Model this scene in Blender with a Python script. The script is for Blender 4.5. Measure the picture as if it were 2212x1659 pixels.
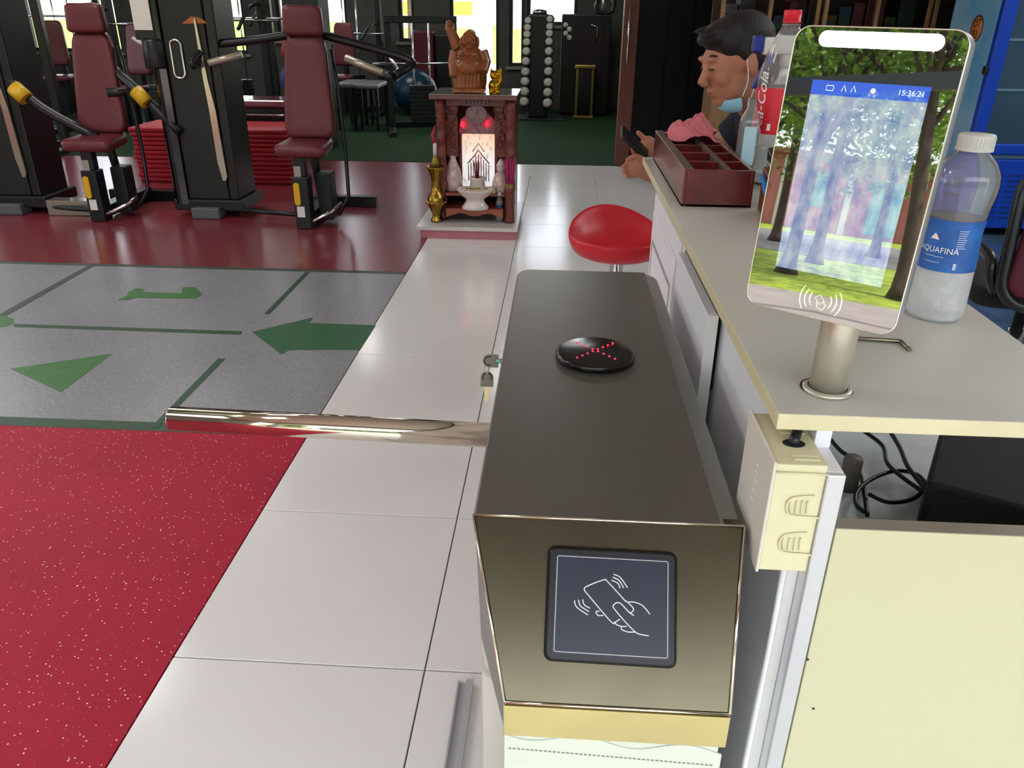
import bpy, bmesh, math, random
from mathutils import Vector, Matrix, Euler
R_ = math.radians
rnd = random.Random(7)
scene = bpy.context.scene
for _o in list(bpy.data.objects): bpy.data.objects.remove(_o)
C = scene.collection
# ------------------------------------------------------------------ camera
CAM = Vector((0, 0, 1.40)); PITCH, YAW, ROLL, FPX = R_(25.4), R_(3.27), R_(.54), 1700.0
fw = Vector((-math.sin(YAW)*math.cos(PITCH), math.cos(YAW)*math.cos(PITCH), -math.sin(PITCH)))
rt0 = Vector((math.cos(YAW), math.sin(YAW), 0)); up0 = rt0.cross(fw)
rt = math.cos(ROLL)*rt0 + math.sin(ROLL)*up0; up = -math.sin(ROLL)*rt0 + math.cos(ROLL)*up0
cam_d = bpy.data.cameras.new('camera'); cam = bpy.data.objects.new('camera', cam_d); C.objects.link(cam)
cam.matrix_world = Matrix(((rt.x, up.x, -fw.x, CAM.x), (rt.y, up.y, -fw.y, CAM.y), (rt.z, up.z, -fw.z, CAM.z), (0, 0, 0, 1)))
cam_d.sensor_width = 36.0; cam_d.lens = FPX/2212*36.0; cam_d.clip_start = .02; cam_d.clip_end = 400
scene.camera = cam
# ------------------------------------------------------------------ world, sun, exposure
w = bpy.data.worlds.new('world'); scene.world = w; w.use_nodes = True
nt = w.node_tree; nt.nodes.clear()
sky = nt.nodes.new('ShaderNodeTexSky'); sky.sky_type = 'NISHITA'; sky.sun_disc = False
sky.sun_elevation = R_(58); sky.sun_rotation = R_(150); sky.air_density = 1.0; sky.dust_density = 1.5
hs = nt.nodes.new('ShaderNodeHueSaturation'); hs.inputs['Saturation'].default_value = .28
bg = nt.nodes.new('ShaderNodeBackground'); bg.inputs[1].default_value = .62
wo = nt.nodes.new('ShaderNodeOutputWorld')
nt.links.new(sky.outputs[0], hs.inputs['Color']); nt.links.new(hs.outputs[0], bg.inputs[0]); nt.links.new(bg.outputs[0], wo.inputs[0])
sun_d = bpy.data.lights.new('sun', 'SUN'); sun_d.energy = 7.0; sun_d.angle = R_(1.0); sun_d.color = (1, .95, .85)
sun = bpy.data.objects.new('sun', sun_d); C.objects.link(sun)
sun.rotation_euler = (R_(32), 0, R_(55))
vs = scene.view_settings; vs.view_transform = 'Standard'; vs.look = 'None'; vs.gamma = 1.0; vs.use_curve_mapping = False
vs.exposure = 0.64
cy = scene.cycles
cy.max_bounces = 10; cy.diffuse_bounces = 5; cy.glossy_bounces = 5; cy.transmission_bounces = 8; cy.transparent_max_bounces = 12
cy.caustics_reflective = False; cy.caustics_refractive = False; cy.sample_clamp_indirect = 6.0; cy.use_denoising = True

# ------------------------------------------------------------------ pixel -> world helpers (2212 x 1659 frame)
def ray(px, py): return rt*((px-1106)/FPX) - up*((py-829.5)/FPX) + fw
def at_z(px, py, z): d = ray(px, py); return CAM + d*((z-CAM.z)/d.z)
def at_y(px, py, y): d = ray(px, py); return CAM + d*((y-CAM.y)/d.y)
def at_x(px, py, x): d = ray(px, py); return CAM + d*((x-CAM.x)/d.x)
def at_plane(px, py, p0, n): d = ray(px, py); return CAM + d*((p0-CAM).dot(n)/d.dot(n))

# ------------------------------------------------------------------ materials
MATS = {}
def srgb(h):
    h = h.lstrip('#'); v = [int(h[i:i+2], 16)/255 for i in (0, 2, 4)]
    return tuple(c/12.92 if c <= .04045 else ((c+.055)/1.055)**2.4 for c in v)
def mat(name, col, rough=.5, metal=0., var=.06, scale=20., bump=0., bscale=None, spec=.5, coat=0., emis=None, estr=0.,
        trans=0., ior=1.45, alpha=1., aniso=0., col2=None, stretch=None, detail=3.):
    if name in MATS: return MATS[name]
    m = bpy.data.materials.new(name); m.use_nodes = True; t = m.node_tree; b = t.nodes['Principled BSDF']; L = t.links
    c = srgb(col) if isinstance(col, str) else col
    tc = t.nodes.new('ShaderNodeTexCoord'); mp = t.nodes.new('ShaderNodeMapping'); L.new(tc.outputs['Object'], mp.inputs[0])
    if stretch: mp.inputs['Scale'].default_value = stretch
    if var > 0 or col2:
        n = t.nodes.new('ShaderNodeTexNoise'); n.inputs['Scale'].default_value = scale; n.inputs['Detail'].default_value = detail
        L.new(mp.outputs[0], n.inputs['Vector'])
        mx = t.nodes.new('ShaderNodeMix'); mx.data_type = 'RGBA'
        c2 = srgb(col2) if col2 else None
        a = tuple(max(0, x*(1-var)) for x in c); d = c2 or tuple(min(1, x*(1+var)) for x in c)
        mx.inputs[6].default_value = (*a, 1); mx.inputs[7].default_value = (*d, 1)
        cr = t.nodes.new('ShaderNodeMapRange'); cr.inputs[1].default_value = .3; cr.inputs[2].default_value = .7
        L.new(n.outputs[0], cr.inputs[0]); L.new(cr.outputs[0], mx.inputs[0]); L.new(mx.outputs[2], b.inputs['Base Color'])
    else: b.inputs['Base Color'].default_value = (*c, 1)
    b.inputs['Roughness'].default_value = rough; b.inputs['Metallic'].default_value = metal
    b.inputs['Specular IOR Level'].default_value = spec; b.inputs['Coat Weight'].default_value = coat
    b.inputs['Coat Roughness'].default_value = .08
    b.inputs['Transmission Weight'].default_value = trans; b.inputs['IOR'].default_value = ior; b.inputs['Alpha'].default_value = alpha
    b.inputs['Anisotropic'].default_value = aniso
    if emis:
        b.inputs['Emission Color'].default_value = (*(srgb(emis) if isinstance(emis, str) else emis), 1); b.inputs['Emission Strength'].default_value = estr
    if bump > 0:
        n2 = t.nodes.new('ShaderNodeTexNoise'); n2.inputs['Scale'].default_value = bscale or scale*2; n2.inputs['Detail'].default_value = 4
        L.new(mp.outputs[0], n2.inputs['Vector'])
        bp = t.nodes.new('ShaderNodeBump'); bp.inputs['Strength'].default_value = bump; bp.inputs['Distance'].default_value = .01
        L.new(n2.outputs[0], bp.inputs['Height']); L.new(bp.outputs[0], b.inputs['Normal'])
    MATS[name] = m; return m
def speckle(name, base, flecks, rough=.5, scale=120., thr=.13, var=.12, coat=0.):
    """rubber or terrazzo with light chips: Voronoi cells picked at random"""
    if name in MATS: return MATS[name]
    m = mat(name, base, rough, var=var, scale=2.5, coat=coat); t = m.node_tree; b = t.nodes['Principled BSDF']; L = t.links
    src = b.inputs['Base Color'].links[0].from_socket
    tc = t.nodes.new('ShaderNodeTexCoord')
    last = src
    for i, (fc, sc, th, pick) in enumerate(flecks):
        v = t.nodes.new('ShaderNodeTexVoronoi'); v.inputs['Scale'].default_value = sc; L.new(tc.outputs['Object'], v.inputs['Vector'])
        lt = t.nodes.new('ShaderNodeMath'); lt.operation = 'LESS_THAN'; lt.inputs[1].default_value = th; L.new(v.outputs['Distance'], lt.inputs[0])
        sp = t.nodes.new('ShaderNodeSeparateColor'); L.new(v.outputs['Color'], sp.inputs[0])
        pk = t.nodes.new('ShaderNodeMath'); pk.operation = 'LESS_THAN'; pk.inputs[1].default_value = pick; L.new(sp.outputs[i % 3], pk.inputs[0])
        mu = t.nodes.new('ShaderNodeMath'); mu.operation = 'MULTIPLY'; L.new(lt.outputs[0], mu.inputs[0]); L.new(pk.outputs[0], mu.inputs[1])
        mx = t.nodes.new('ShaderNodeMix'); mx.data_type = 'RGBA'; L.new(mu.outputs[0], mx.inputs[0]); L.new(last, mx.inputs[6]); mx.inputs[7].default_value = (*srgb(fc), 1)
        last = mx.outputs[2]
    L.new(last, b.inputs['Base Color'])
    return m

# ------------------------------------------------------------------ mesh builder
class MB:
    def __init__(s): s.v = []; s.f = []; s.m = []; s.cur = 0; s.sm = []; s.smooth = False
    def add(s, vs, fs):
        k = len(s.v); s.v += [Vector(x) for x in vs]
        for f in fs: s.f.append([i+k for i in f]); s.m.append(s.cur); s.sm.append(s.smooth)
        return s
    def box(s, x0, x1, y0, y1, z0, z1, M=None):
        vs = [Vector((x, y, z)) for z in (z0, z1) for y in (y0, y1) for x in (x0, x1)]
        if M: vs = [M @ v for v in vs]
        return s.add(vs, [(0, 2, 3, 1), (4, 5, 7, 6), (0, 1, 5, 4), (2, 6, 7, 3), (0, 4, 6, 2), (1, 3, 7, 5)])
    def prism(s, loop, d, M=None):
        """closed 3-D polygon 'loop' pushed along vector d"""
        d = Vector(d); a = [Vector(p) for p in loop]; b = [p+d for p in a]; n = len(a); vs = a+b
        if M: vs = [M @ v for v in vs]
        nn = sum(((a[i]-a[0]).cross(a[(i+1) % n]-a[0]) for i in range(n)), Vector())
        fl = nn.dot(d) > 0
        fs = [list(range(n))[::-1] if fl else list(range(n)), [n+i for i in range(n)] if fl else [n+i for i in range(n)][::-1]]
        for i in range(n):
            j = (i+1) % n; q = (i, j, n+j, n+i); fs.append(q if fl else q[::-1])
        return s.add(vs, fs)
    def flat(s, loop): return s.add(loop, [list(range(len(loop)))])
    def tube(s, pts, r, n=10, cap=True, closed=False):
        pts = [Vector(p) for p in pts]; N = len(pts); rr = r if isinstance(r, (list, tuple)) else [r]*N
        rings = []; prev = None; sm0 = s.smooth
        for i, p in enumerate(pts):
            if closed: t = pts[(i+1) % N]-pts[i-1]
            else: t = pts[min(i+1, N-1)]-pts[max(i-1, 0)]
            t.normalize()
            if prev is None: a = t.orthogonal().normalized()
            else:
                a = prev - t*prev.dot(t)
                a = a.normalized() if a.length > 1e-6 else t.orthogonal().normalized()
            prev = a; b = t.cross(a)
            rings.append([p + (a*math.cos(2*math.pi*k/n) + b*math.sin(2*math.pi*k/n))*rr[i] for k in range(n)])
        vs = [v for q in rings for v in q]; fs = []
        for i in range(N if closed else N-1):
            i2 = (i+1) % N
            for k in range(n): fs.append((i*n+k, i*n+(k+1) % n, i2*n+(k+1) % n, i2*n+k))
        s.smooth = True; k0 = len(s.v); s.add(vs, fs); s.smooth = sm0
        if cap and not closed: 
            s.f.append([k0+k for k in range(n)][::-1]); s.f.append([k0+(N-1)*n+k for k in range(n)]); s.m += [s.cur]*2; s.sm += [False]*2
        return s
    def lathe(s, prof, n=20, o=(0, 0, 0), M=None, sx=1., sy=1., cap=True):
        o = Vector(o); vs = []; fs = []; N = len(prof)
        for r, z in prof:
            for k in range(n):
                a = 2*math.pi*k/n; v = Vector((r*sx*math.cos(a), r*sy*math.sin(a), z)); vs.append(o + (M @ v if M else v))
        for i in range(N-1):
            for k in range(n): fs.append((i*n+k, i*n+(k+1) % n, (i+1)*n+(k+1) % n, (i+1)*n+k))
        sm0 = s.smooth; s.smooth = True; k0 = len(s.v); s.add(vs, fs); s.smooth = sm0
        if cap:
            if prof[0][0] > 1e-5: s.f.append([k0+k for k in range(n)][::-1]); s.m.append(s.cur); s.sm.append(False)
            if prof[-1][0] > 1e-5: s.f.append([k0+(N-1)*n+k for k in range(n)]); s.m.append(s.cur); s.sm.append(False)
        return s
    def ball(s, c, r, n=16, m=10, M=None):
        rx, ry, rz = r if isinstance(r, (tuple, list)) else (r, r, r); c = Vector(c)
        prof = [(math.sin(math.pi*i/m), -math.cos(math.pi*i/m)) for i in range(m+1)]
        vs = []; fs = []
        for p, z in prof:
            for k in range(n):
                a = 2*math.pi*k/n; v = Vector((p*rx*math.cos(a), p*ry*math.sin(a), z*rz)); vs.append(c + (M @ v if M else v))
        for i in range(m):
            for k in range(n): fs.append((i*n+k, i*n+(k+1) % n, (i+1)*n+(k+1) % n, (i+1)*n+k))
        sm0 = s.smooth; s.smooth = True; s.add(vs, fs); s.smooth = sm0; return s
    def loft(s, rings, cap=True, closed=True, smooth=True):
        n = len(rings[0]); vs = [v for r in rings for v in r]; fs = []
        for i in range(len(rings)-1):
            for k in range(n if closed else n-1): fs.append((i*n+k, i*n+(k+1) % n, (i+1)*n+(k+1) % n, (i+1)*n+k))
        sm0 = s.smooth; s.smooth = smooth; k0 = len(s.v); s.add(vs, fs); s.smooth = sm0
        if cap:
            s.f.append([k0+k for k in range(n)][::-1]); s.f.append([k0+(len(rings)-1)*n+k for k in range(n)]); s.m += [s.cur]*2; s.sm += [False]*2
        return s
    def build(s, name, m, parent=None, world=True, bevel=0., seg=2, sub=0, solid=0., loc=None, wn=False):
        me = bpy.data.meshes.new(name); vs = s.v
        inv = None
        if parent is not None and world: inv = wmat(parent).inverted(); vs = [inv @ v for v in vs]
        elif loc is not None: vs = [v - Vector(loc) for v in vs]
        me.from_pydata([tuple(v) for v in vs], [], s.f)
        ms = m if isinstance(m, (list, tuple)) else [m]
        for x in ms: me.materials.append(x)
        me.polygons.foreach_set('material_index', s.m); me.polygons.foreach_set('use_smooth', s.sm)
        me.validate(); bm = bmesh.new(); bm.from_mesh(me); bmesh.ops.remove_doubles(bm, verts=bm.verts, dist=1e-6)
        bmesh.ops.recalc_face_normals(bm, faces=bm.faces); bm.to_mesh(me); bm.free(); me.update()
        o = bpy.data.objects.new(name, me); C.objects.link(o)
        if parent is not None: o.parent = parent
        if loc is not None and parent is None: o.location = loc
        if solid:
            q = o.modifiers.new('solid', 'SOLIDIFY'); q.thickness = solid; q.offset = 0
        if bevel > 0:
            q = o.modifiers.new('bevel', 'BEVEL'); q.width = bevel; q.segments = seg; q.limit_method = 'ANGLE'; q.angle_limit = R_(40)
            q.harden_normals = False
        if sub:
            q = o.modifiers.new('sub', 'SUBSURF'); q.levels = sub; q.render_levels = sub
        return o
def wmat(o):
    m = Matrix.LocRotScale(o.location, o.rotation_euler, o.scale)
    return wmat(o.parent) @ m if o.parent else m
def tag(o, label, cat, group=None):
    o['label'] = label; o['category'] = cat
    if group: o['group'] = group
    return o
def thing(name, label, cat, loc=(0, 0, 0), rz=0., group=None):
    o = bpy.data.objects.new(name, None); C.objects.link(o); o.location = loc; o.rotation_euler = (0, 0, rz); o.empty_display_size = .1
    return tag(o, label, cat, group)
def struct(o): o['kind'] = 'structure'; return o
def dup(root, loc, rz=None, label=None):
    r = root.copy(); C.objects.link(r); r.location = loc
    if rz is not None: r.rotation_euler = (0, 0, rz)
    if label: r['label'] = label
    for ch in list(root.children):
        c = ch.copy(); C.objects.link(c); c.parent = r
        for g in list(ch.children):
            d = g.copy(); C.objects.link(d); d.parent = c
    return r
def arc(c, r, a0, a1, n, u=Vector((1, 0, 0)), v=Vector((0, 0, 1))):
    return [Vector(c) + u*r*math.cos(R_(a0+(a1-a0)*i/n)) + v*r*math.sin(R_(a0+(a1-a0)*i/n)) for i in range(n+1)]
def rrect(w, h, r, n=5):
    """rounded rectangle outline, centred, 2-D"""
    out = []
    for cx, cyy, a in ((w/2-r, h/2-r, 0), (-w/2+r, h/2-r, 90), (-w/2+r, -h/2+r, 180), (w/2-r, -h/2+r, 270)):
        for i in range(n+1): out.append((cx+r*math.cos(R_(a+90*i/n)), cyy+r*math.sin(R_(a+90*i/n))))
    return out
def smooth_path(pts, k=6):
    pts = [Vector(p) for p in pts]; out = []
    for i in range(len(pts)-1):
        p0 = pts[max(i-1, 0)]; p1 = pts[i]; p2 = pts[i+1]; p3 = pts[min(i+2, len(pts)-1)]
        for j in range(k):
            t = j/k
            out.append(.5*((2*p1) + (p2-p0)*t + (2*p0-5*p1+4*p2-p3)*t*t + (3*p1-p0-3*p2+p3)*t**3))
    out.append(pts[-1]); return out
def text(name, body, size, m, parent, M, extrude=.0004, align='CENTER', spacing=1.0):
    """flat lettering turned into a mesh, placed by matrix M (world)"""
    cu = bpy.data.curves.new(name, 'FONT'); cu.body = body; cu.size = size; cu.extrude = extrude; cu.align_x = align; cu.align_y = 'CENTER'; cu.resolution_u = 2
    cu.space_character = spacing
    to = bpy.data.objects.new('tmp', cu); C.objects.link(to); dg = bpy.context.evaluated_depsgraph_get()
    me = bpy.data.meshes.new_from_object(to.evaluated_get(dg)); bpy.data.objects.remove(to); bpy.data.curves.remove(cu)
    me.name = name
    me.transform(wmat(parent).inverted() @ M if parent else M)
    me.materials.clear(); me.materials.append(m)
    o = bpy.data.objects.new(name, me); C.objects.link(o); o.parent = parent; return o
def frame_m(o, x, z):
    """matrix with local X=x, local Z=z (facing), origin o"""
    x = Vector(x).normalized(); z = Vector(z).normalized(); y = z.cross(x).normalized(); x = y.cross(z)
    return Matrix(((x.x, y.x, z.x, o[0]), (x.y, y.y, z.y, o[1]), (x.z, y.z, z.z, o[2]), (0, 0, 0, 1)))
# ================================================================== THE ROOM
M_tile = mat('white_tile', '#dfdedd', .16, var=.02, scale=3, spec=.5)
M_grout = mat('grout', '#6f6d6b', .8, var=.1)
M_red = speckle('red_rubber', '#a31c34', [('#ecd0d0', 95, .19, .22), ('#d9a8ae', 150, .15, .12), ('#f2e6e2', 42, .08, .14)], .6, var=.10)
M_red.node_tree.nodes['Principled BSDF'].inputs['Specular IOR Level'].default_value = .25
M_grey = speckle('grey_terrazzo', '#84858a', [('#a9aaac', 120, .3, .35), ('#636468', 90, .28, .3), ('#dcdcdc', 70, .10, .18)], .33, var=.06)
M_maroon = mat('maroon_rubber', '#782d36', .27, var=.06, scale=3, bump=.02, bscale=40, coat=.35)
M_maroon.node_tree.nodes['Principled BSDF'].inputs['Coat Roughness'].default_value = .24
M_turf = mat('green_turf', '#1f3a22', .85, var=.35, scale=160, bump=.5, bscale=400, spec=.2)
M_gline = mat('green_paint', '#2c4a35', .5, var=.1, scale=30)
M_garrow = mat('green_arrow_paint', '#386b33', .45, var=.12, scale=14)
M_btile = mat('blue_grey_tile', '#3c4f63', .12, var=.3, scale=6)
floor_z = 0.0
b = MB(); b.box(-9, 4.6, -1.2, 13.0, -.12, -.012); floor = struct(b.build('floor', M_grout))
def fpart(name, x0, x1, y0, y1, m, z=0., bev=0.):
    b = MB(); b.box(x0, x1, y0, y1, -.011, z); return b.build(name, m, floor, bevel=bev)
XB, YT, TW, TL = -.880, 1.368, .605, .6125
fpart('red_rubber', -9, XB-.004, -1.2, 2.440, M_red)
fpart('green_line', -9, XB-.004, 2.442, 2.505, M_gline)
fpart('grey_terrazzo', -9, XB-.004, 2.507, 4.385, M_grey)
fpart('green_line', -9, XB-.004, 4.387, 4.432, mat('dark_line', '#3c4a40', .5))
fpart('maroon_rubber', -9, XB-.004, 4.434, 8.10, M_maroon)
fpart('green_turf', -9, 1.6, 8.104, 13.0, M_turf, .004)
b = MB(); b.box(0, TW-.0035, 0, TL-.0035, -.011, 0); t0 = b.build('tile', M_tile, floor, world=False, bevel=.0012, seg=1)
t0.location = (XB, YT-5*TL, 0)
for i in range(5):
    for j in range(-4, 11):
        if i == 0 and j == -4: continue
        t = t0.copy(); C.objects.link(t); t.location = (XB+i*TW, YT+(j-1)*TL, 0)
fpart('blue_tile', XB+5*TW, 4.6, -1.2, 8.1, M_btile)
fpart('tile', XB, XB+5*TW-.004, YT+10*TL, 8.10, M_tile)
# painted marks on the grey floor
def mark(name, pts, m=M_garrow, z=.0012):
    b = MB(); b.prism([at_z(x, y, .0002) for x, y in pts], (0, 0, z)); return b.build(name, m, floor)
mark('arrow', [(545, 717), (676, 686), (668, 698), (812, 703), (778, 756), (625, 756), (608, 766)], mat('green_arrow_dark', '#2f5f3d', .45, var=.1))
mark('arrow', [(24, 797), (243, 764), (132, 847)])
mark('arrow', [(255, 648), (272, 640), (278, 631), (296, 622), (313, 625), (306, 631), (393, 634), (394, 621), (420, 620), (437, 635), (424, 645), (390, 645), (296, 643), (278, 648)])
mark('arrow', [(-30, 684), (12, 682), (30, 690), (29, 700), (10, 706), (-30, 706)])
mark('green_line', [(30, 700), (523, 716), (520, 723), (30, 706)], M_gline)
mark('green_line', [(187, 575), (213, 569), (15, 682), (0, 685), (-10, 684)], mat('dark_line', '#3c4a40', .5))
mark('green_line', [(659, 588), (670, 588), (582, 679), (571, 678)], M_gline)
mark('green_line', [(471, 775), (487, 775), (340, 925), (325, 924)], M_gline)
# shell
M_wall = mat('dull_wall', '#8f8d88', .8, var=.05, scale=4)
M_ceil = mat('ceiling_paint', '#d8d6d0', .85, var=.04)
M_dwall = mat('dark_wall', '#4c4c4a', .7, var=.12, scale=5)
M_frame = mat('window_frame_black', '#1d1f20', .45)
M_brown = mat('brown_door_wood', '#6b3a2c', .45, var=.2, scale=6, stretch=(8, 8, 1))
M_glass = mat('clear_glass', (1, 1, 1), .02, var=0, trans=1., ior=1.02)
b = MB(); b.box(-9, 4.6, -1.2, 13.2, 3.1, 3.2); struct(b.build('ceiling', M_ceil))
b = MB(); b.box(4.6, 4.8, -1.2, 13.2, -.12, 3.2); struct(b.build('wall_right', M_wall))
# left wall with four window bays
def wall_with_holes(name, fixed, axis, lo, hi, holes, m, th=.2, h=3.1):
    """holes: (a0,a1,z0,z1) along the wall"""
    b = MB(); a = lo
    def bx(a0, a1, z0, z1):
        if a1-a0 < 1e-4 or z1-z0 < 1e-4: return
        if axis == 'x': b.box(a0, a1, fixed, fixed+th, z0, z1)
        else: b.box(fixed-th, fixed, a0, a1, z0, z1)
    for a0, a1, z0, z1 in sorted(holes):
        bx(a, a0, -.12, h); bx(a0, a1, -.12, z0); bx(a0, a1, z1, h); a = a1
    bx(a, hi, -.12, h); return struct(b.build(name, m))
lh = [(2.2, 4.6, .9, 2.8), (5.4, 7.6, .9, 2.8), (8.4, 10.2, .9, 2.8)]
wl = wall_with_holes('wall_left', -9.0, 'y', -1.2, 13.2, lh, M_wall)
YB = 13.0
wx = lambda px: at_y(px, 60, YB).x
bh = [(-8.4, -6.9, .75, 2.7), (-6.5, -4.9, .75, 2.7), (-4.4, -3.3, .95, 2.7), (wx(862), wx(896), .95, 2.6), (wx(972), wx(1078), .05, 2.7), (wx(1100), wx(1133), .62, 2.7), (wx(1138), wx(1246), 1.2, 2.7)]
wb = wall_with_holes('wall_back', YB, 'x', -9, 1.4, bh, M_dwall)
b = MB(); b.box(2.0, 4.6, 8.3, 8.5, -.12, 3.1); struct(b.build('wall_partition', mat('partition_navy', '#12151f', .6, var=.1)))
b = MB(); b.box(1.4, 1.6, 8.5, 13.2, -.12, 3.1); struct(b.build('wall_side', M_wall))
wi = 0
for hs_, wall in ((bh, 'b'), (lh, 'l')):
    for a0, a1, z0, z1 in hs_:
        wi += 1; b = MB(); t = .05
        def bx(p0, p1, q0, q1):
            if wall == 'b': b.box(p0, p1, YB+.05, YB+.12, q0, q1)
            else: b.box(-9.12, -9.05, p0, p1, q0, q1)
        bx(a0, a0+t, z0, z1); bx(a1-t, a1, z0, z1); bx(a0+t, a1-t, z0, z0+t); bx(a0+t, a1-t, z1-t, z1)
        wd = struct(b.build('window_%d' % wi, M_frame))
        b = MB()
        if wall == 'b': b.box(a0-.05, a1+.05, YB-.06, YB+.02, z0-.04, z0)
        else: b.box(-9.04, -8.95, a0-.05, a1+.05, z0-.04, z0)
        b.build('window_sill', mat('sill', '#8a877f', .6), wd)
        if wall == 'b':
            b = MB(); b.box(a0+t, a1-t, YB+.08, YB+.084, z0+t, z1-t); b.build('pane', M_glass, wd)
# door frame and dark doorway on the right
d0, d1 = at_y(1338, 250, 8.2), at_y(1352, 250, 8.2)
b = MB(); b.box(d0.x-.02, d1.x+.05, 8.12, 8.28, 0, 3.0); dr = struct(b.build('door_1', M_brown))
b = MB(); b.tube([(d0.x+.03, 8.10, .95), (d0.x+.03, 8.10, 1.45)], .012, 8); b.build('door_handle', mat('chrome', '#d8d8d8', .15, 1.0, var=.02), dr)
e0 = at_y(1560, 30, 8.1).x
b = MB(); b.box(e0, e0+.22, 8.0, 8.3, 0, 3.0); struct(b.build('door_2', M_brown))
b = MB(); b.box(d1.x+.05, e0, 8.14, 8.2, .0, 3.0); b.build('door_leaf', mat('navy_door', '#080a12', .55, var=.15, spec=.25), dr)
for k in range(3):
    x = d1.x+.12+k*(e0-d1.x-.1)/3
    b = MB(); b.box(x, x+(e0-d1.x-.2)/3, 8.125, 8.14, .15, 2.8); b.build('door_panel', mat('navy_door', '#080a12', .55, var=.15, spec=.25), dr, bevel=.004)
# unseen porch roof added to darken the hood's reflection and cut high sky
b = MB(); b.box(-9.2, 4.9, -2.8, -1.5, 3.1, 3.25); struct(b.build('trim_2', mat('added_porch_soffit', '#8a857c', .8)))
for k, x in enumerate((-9.1, 4.6)):
    b = MB(); b.box(x, x+.2, -2.8, -2.6, -.16, 3.1); struct(b.build('pillar_%d' % (k+5), M_wall))  # posts carrying the added porch
# unseen ceiling lamps added to brighten the gym and the reception
M_lamp = mat('fill_lamp_diffuser', '#ffffff', .4, var=0, emis='#fff8ee', estr=3.0)
def added_fill_lamp(x, y, watts, lab):
    t = thing('added_fill_lamp', lab, 'lamp', (x, y, 3.04), 0, 'added ceiling fill lamps')
    b = MB(); b.box(-.62, .62, -.32, .32, .015, .06); b.build('housing', M_wall, t, world=False)
    b = MB(); b.box(-.6, .6, -.3, .3, .008, .015); b.build('diffuser', M_lamp, t, world=False)
    l = bpy.data.lights.new('fill_light', 'AREA'); l.shape = 'RECTANGLE'; l.size = 1.2; l.size_y = .6; l.energy = watts; l.color = (.97, 1, 1)
    o = bpy.data.objects.new('fill_light', l); C.objects.link(o); o.parent = t; o.location = (0, 0, 0)
LW = 14.
for x, y, lab in ((-3.4, 1.6, 'added ceiling fill lamp over the red rubber floor'), (-3.4, 4.2, 'added ceiling fill lamp over the painted grey floor'), (-3.6, 7.2, 'added ceiling fill lamp over the red mats'), (-6.6, 3.4, 'added ceiling fill lamp near the left windows'), (-6.4, 7.6, 'added ceiling fill lamp over the left machines'), (-3.2, 10.6, 'added ceiling fill lamp over the turf'), (2.9, 2.9, 'added ceiling fill lamp over the reception desk'), (4.0, 4.6, 'added ceiling fill lamp before the blue fridge'), (-.2, 9.6, 'added ceiling fill lamp over the turf by the dark door')):
    added_fill_lamp(x, y, LW*(2. if y > 4.5 and x > 2 else .6 if x > 2 else 1.), lab)
# front facade: piers only, wide open to the street
for k, x in enumerate((-8.95, -4.9, 4.4)):
    b = MB(); b.box(x, x+.3, -1.5, -1.2, -.12, 3.2); struct(b.build('pillar_%d' % (k+1), M_wall))
b = MB(); b.box(-9, 4.8, -1.5, -1.2, 2.9, 3.2); struct(b.build('trim_1', M_wall))
# ================================================================== TURNSTILE
M_steel = mat('brushed_steel', '#5f5b4a', .26, 1.0, var=.16, scale=6, detail=6)
M_steel_top = mat('brushed_steel_dark', '#8b8986', .38, 1.0, var=.035, scale=5, detail=5)
M_polish = mat('polished_steel', '#d6cfc0', .09, 1.0, var=.03, scale=14)
M_chrome = mat('chrome', '#d8d8d8', .15, 1.0, var=.02)
M_blackp = mat('black_plastic', '#16181c', .32, var=.08)
M_blackg = mat('black_gloss', '#08090b', .2, var=.0)
M_white = mat('white_print', '#e4e4e2', .5, var=.02)
M_film = mat('pale_mint_film', '#cfd8c8', .35, var=.04, scale=5, bump=.05, bscale=14)
M_dark = mat('gap_shade_black', '#0c0c0d', .8, var=0)
def marble():
    m = mat('marble_film', '#cbc8c2', .3, var=.05, scale=6); t = m.node_tree; b = t.nodes['Principled BSDF']
    src = b.inputs['Base Color'].links[0].from_socket; tc = t.nodes.new('ShaderNodeTexCoord')
    wv = t.nodes.new('ShaderNodeTexWave'); wv.inputs['Scale'].default_value = 2.2; wv.inputs['Distortion'].default_value = 14; wv.inputs['Detail'].default_value = 4
    t.links.new(tc.outputs['Object'], wv.inputs[0]); mr = t.nodes.new('ShaderNodeMapRange'); mr.inputs[1].default_value = .0; mr.inputs[2].default_value = .07; mr.inputs[3].default_value = .55; mr.inputs[4].default_value = 0
    t.links.new(wv.outputs['Fac'], mr.inputs[0]); mx = t.nodes.new('ShaderNodeMix'); mx.data_type = 'RGBA'; t.links.new(mr.outputs[0], mx.inputs[0]); t.links.new(src, mx.inputs[6]); mx.inputs[7].default_value = (*srgb('#7f8288'), 1)
    t.links.new(mx.outputs[2], b.inputs['Base Color']); return m
M_marble = marble()
TX0, TX1, TY0, TY1, TZ = -.079, .203, .687, 1.560, .92
ts = thing('turnstile', 'stainless steel turnstile with card reader, red cross light and one barrier arm', 'turnstile', (.062, 1.12, 0))
# body wrapped in white film
b = MB(); b.box(TX0+.006, TX1-.006, TY0+.01, TY1-.02, 0, TZ-.016); b.build('body', M_marble, ts, bevel=.006)
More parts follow.
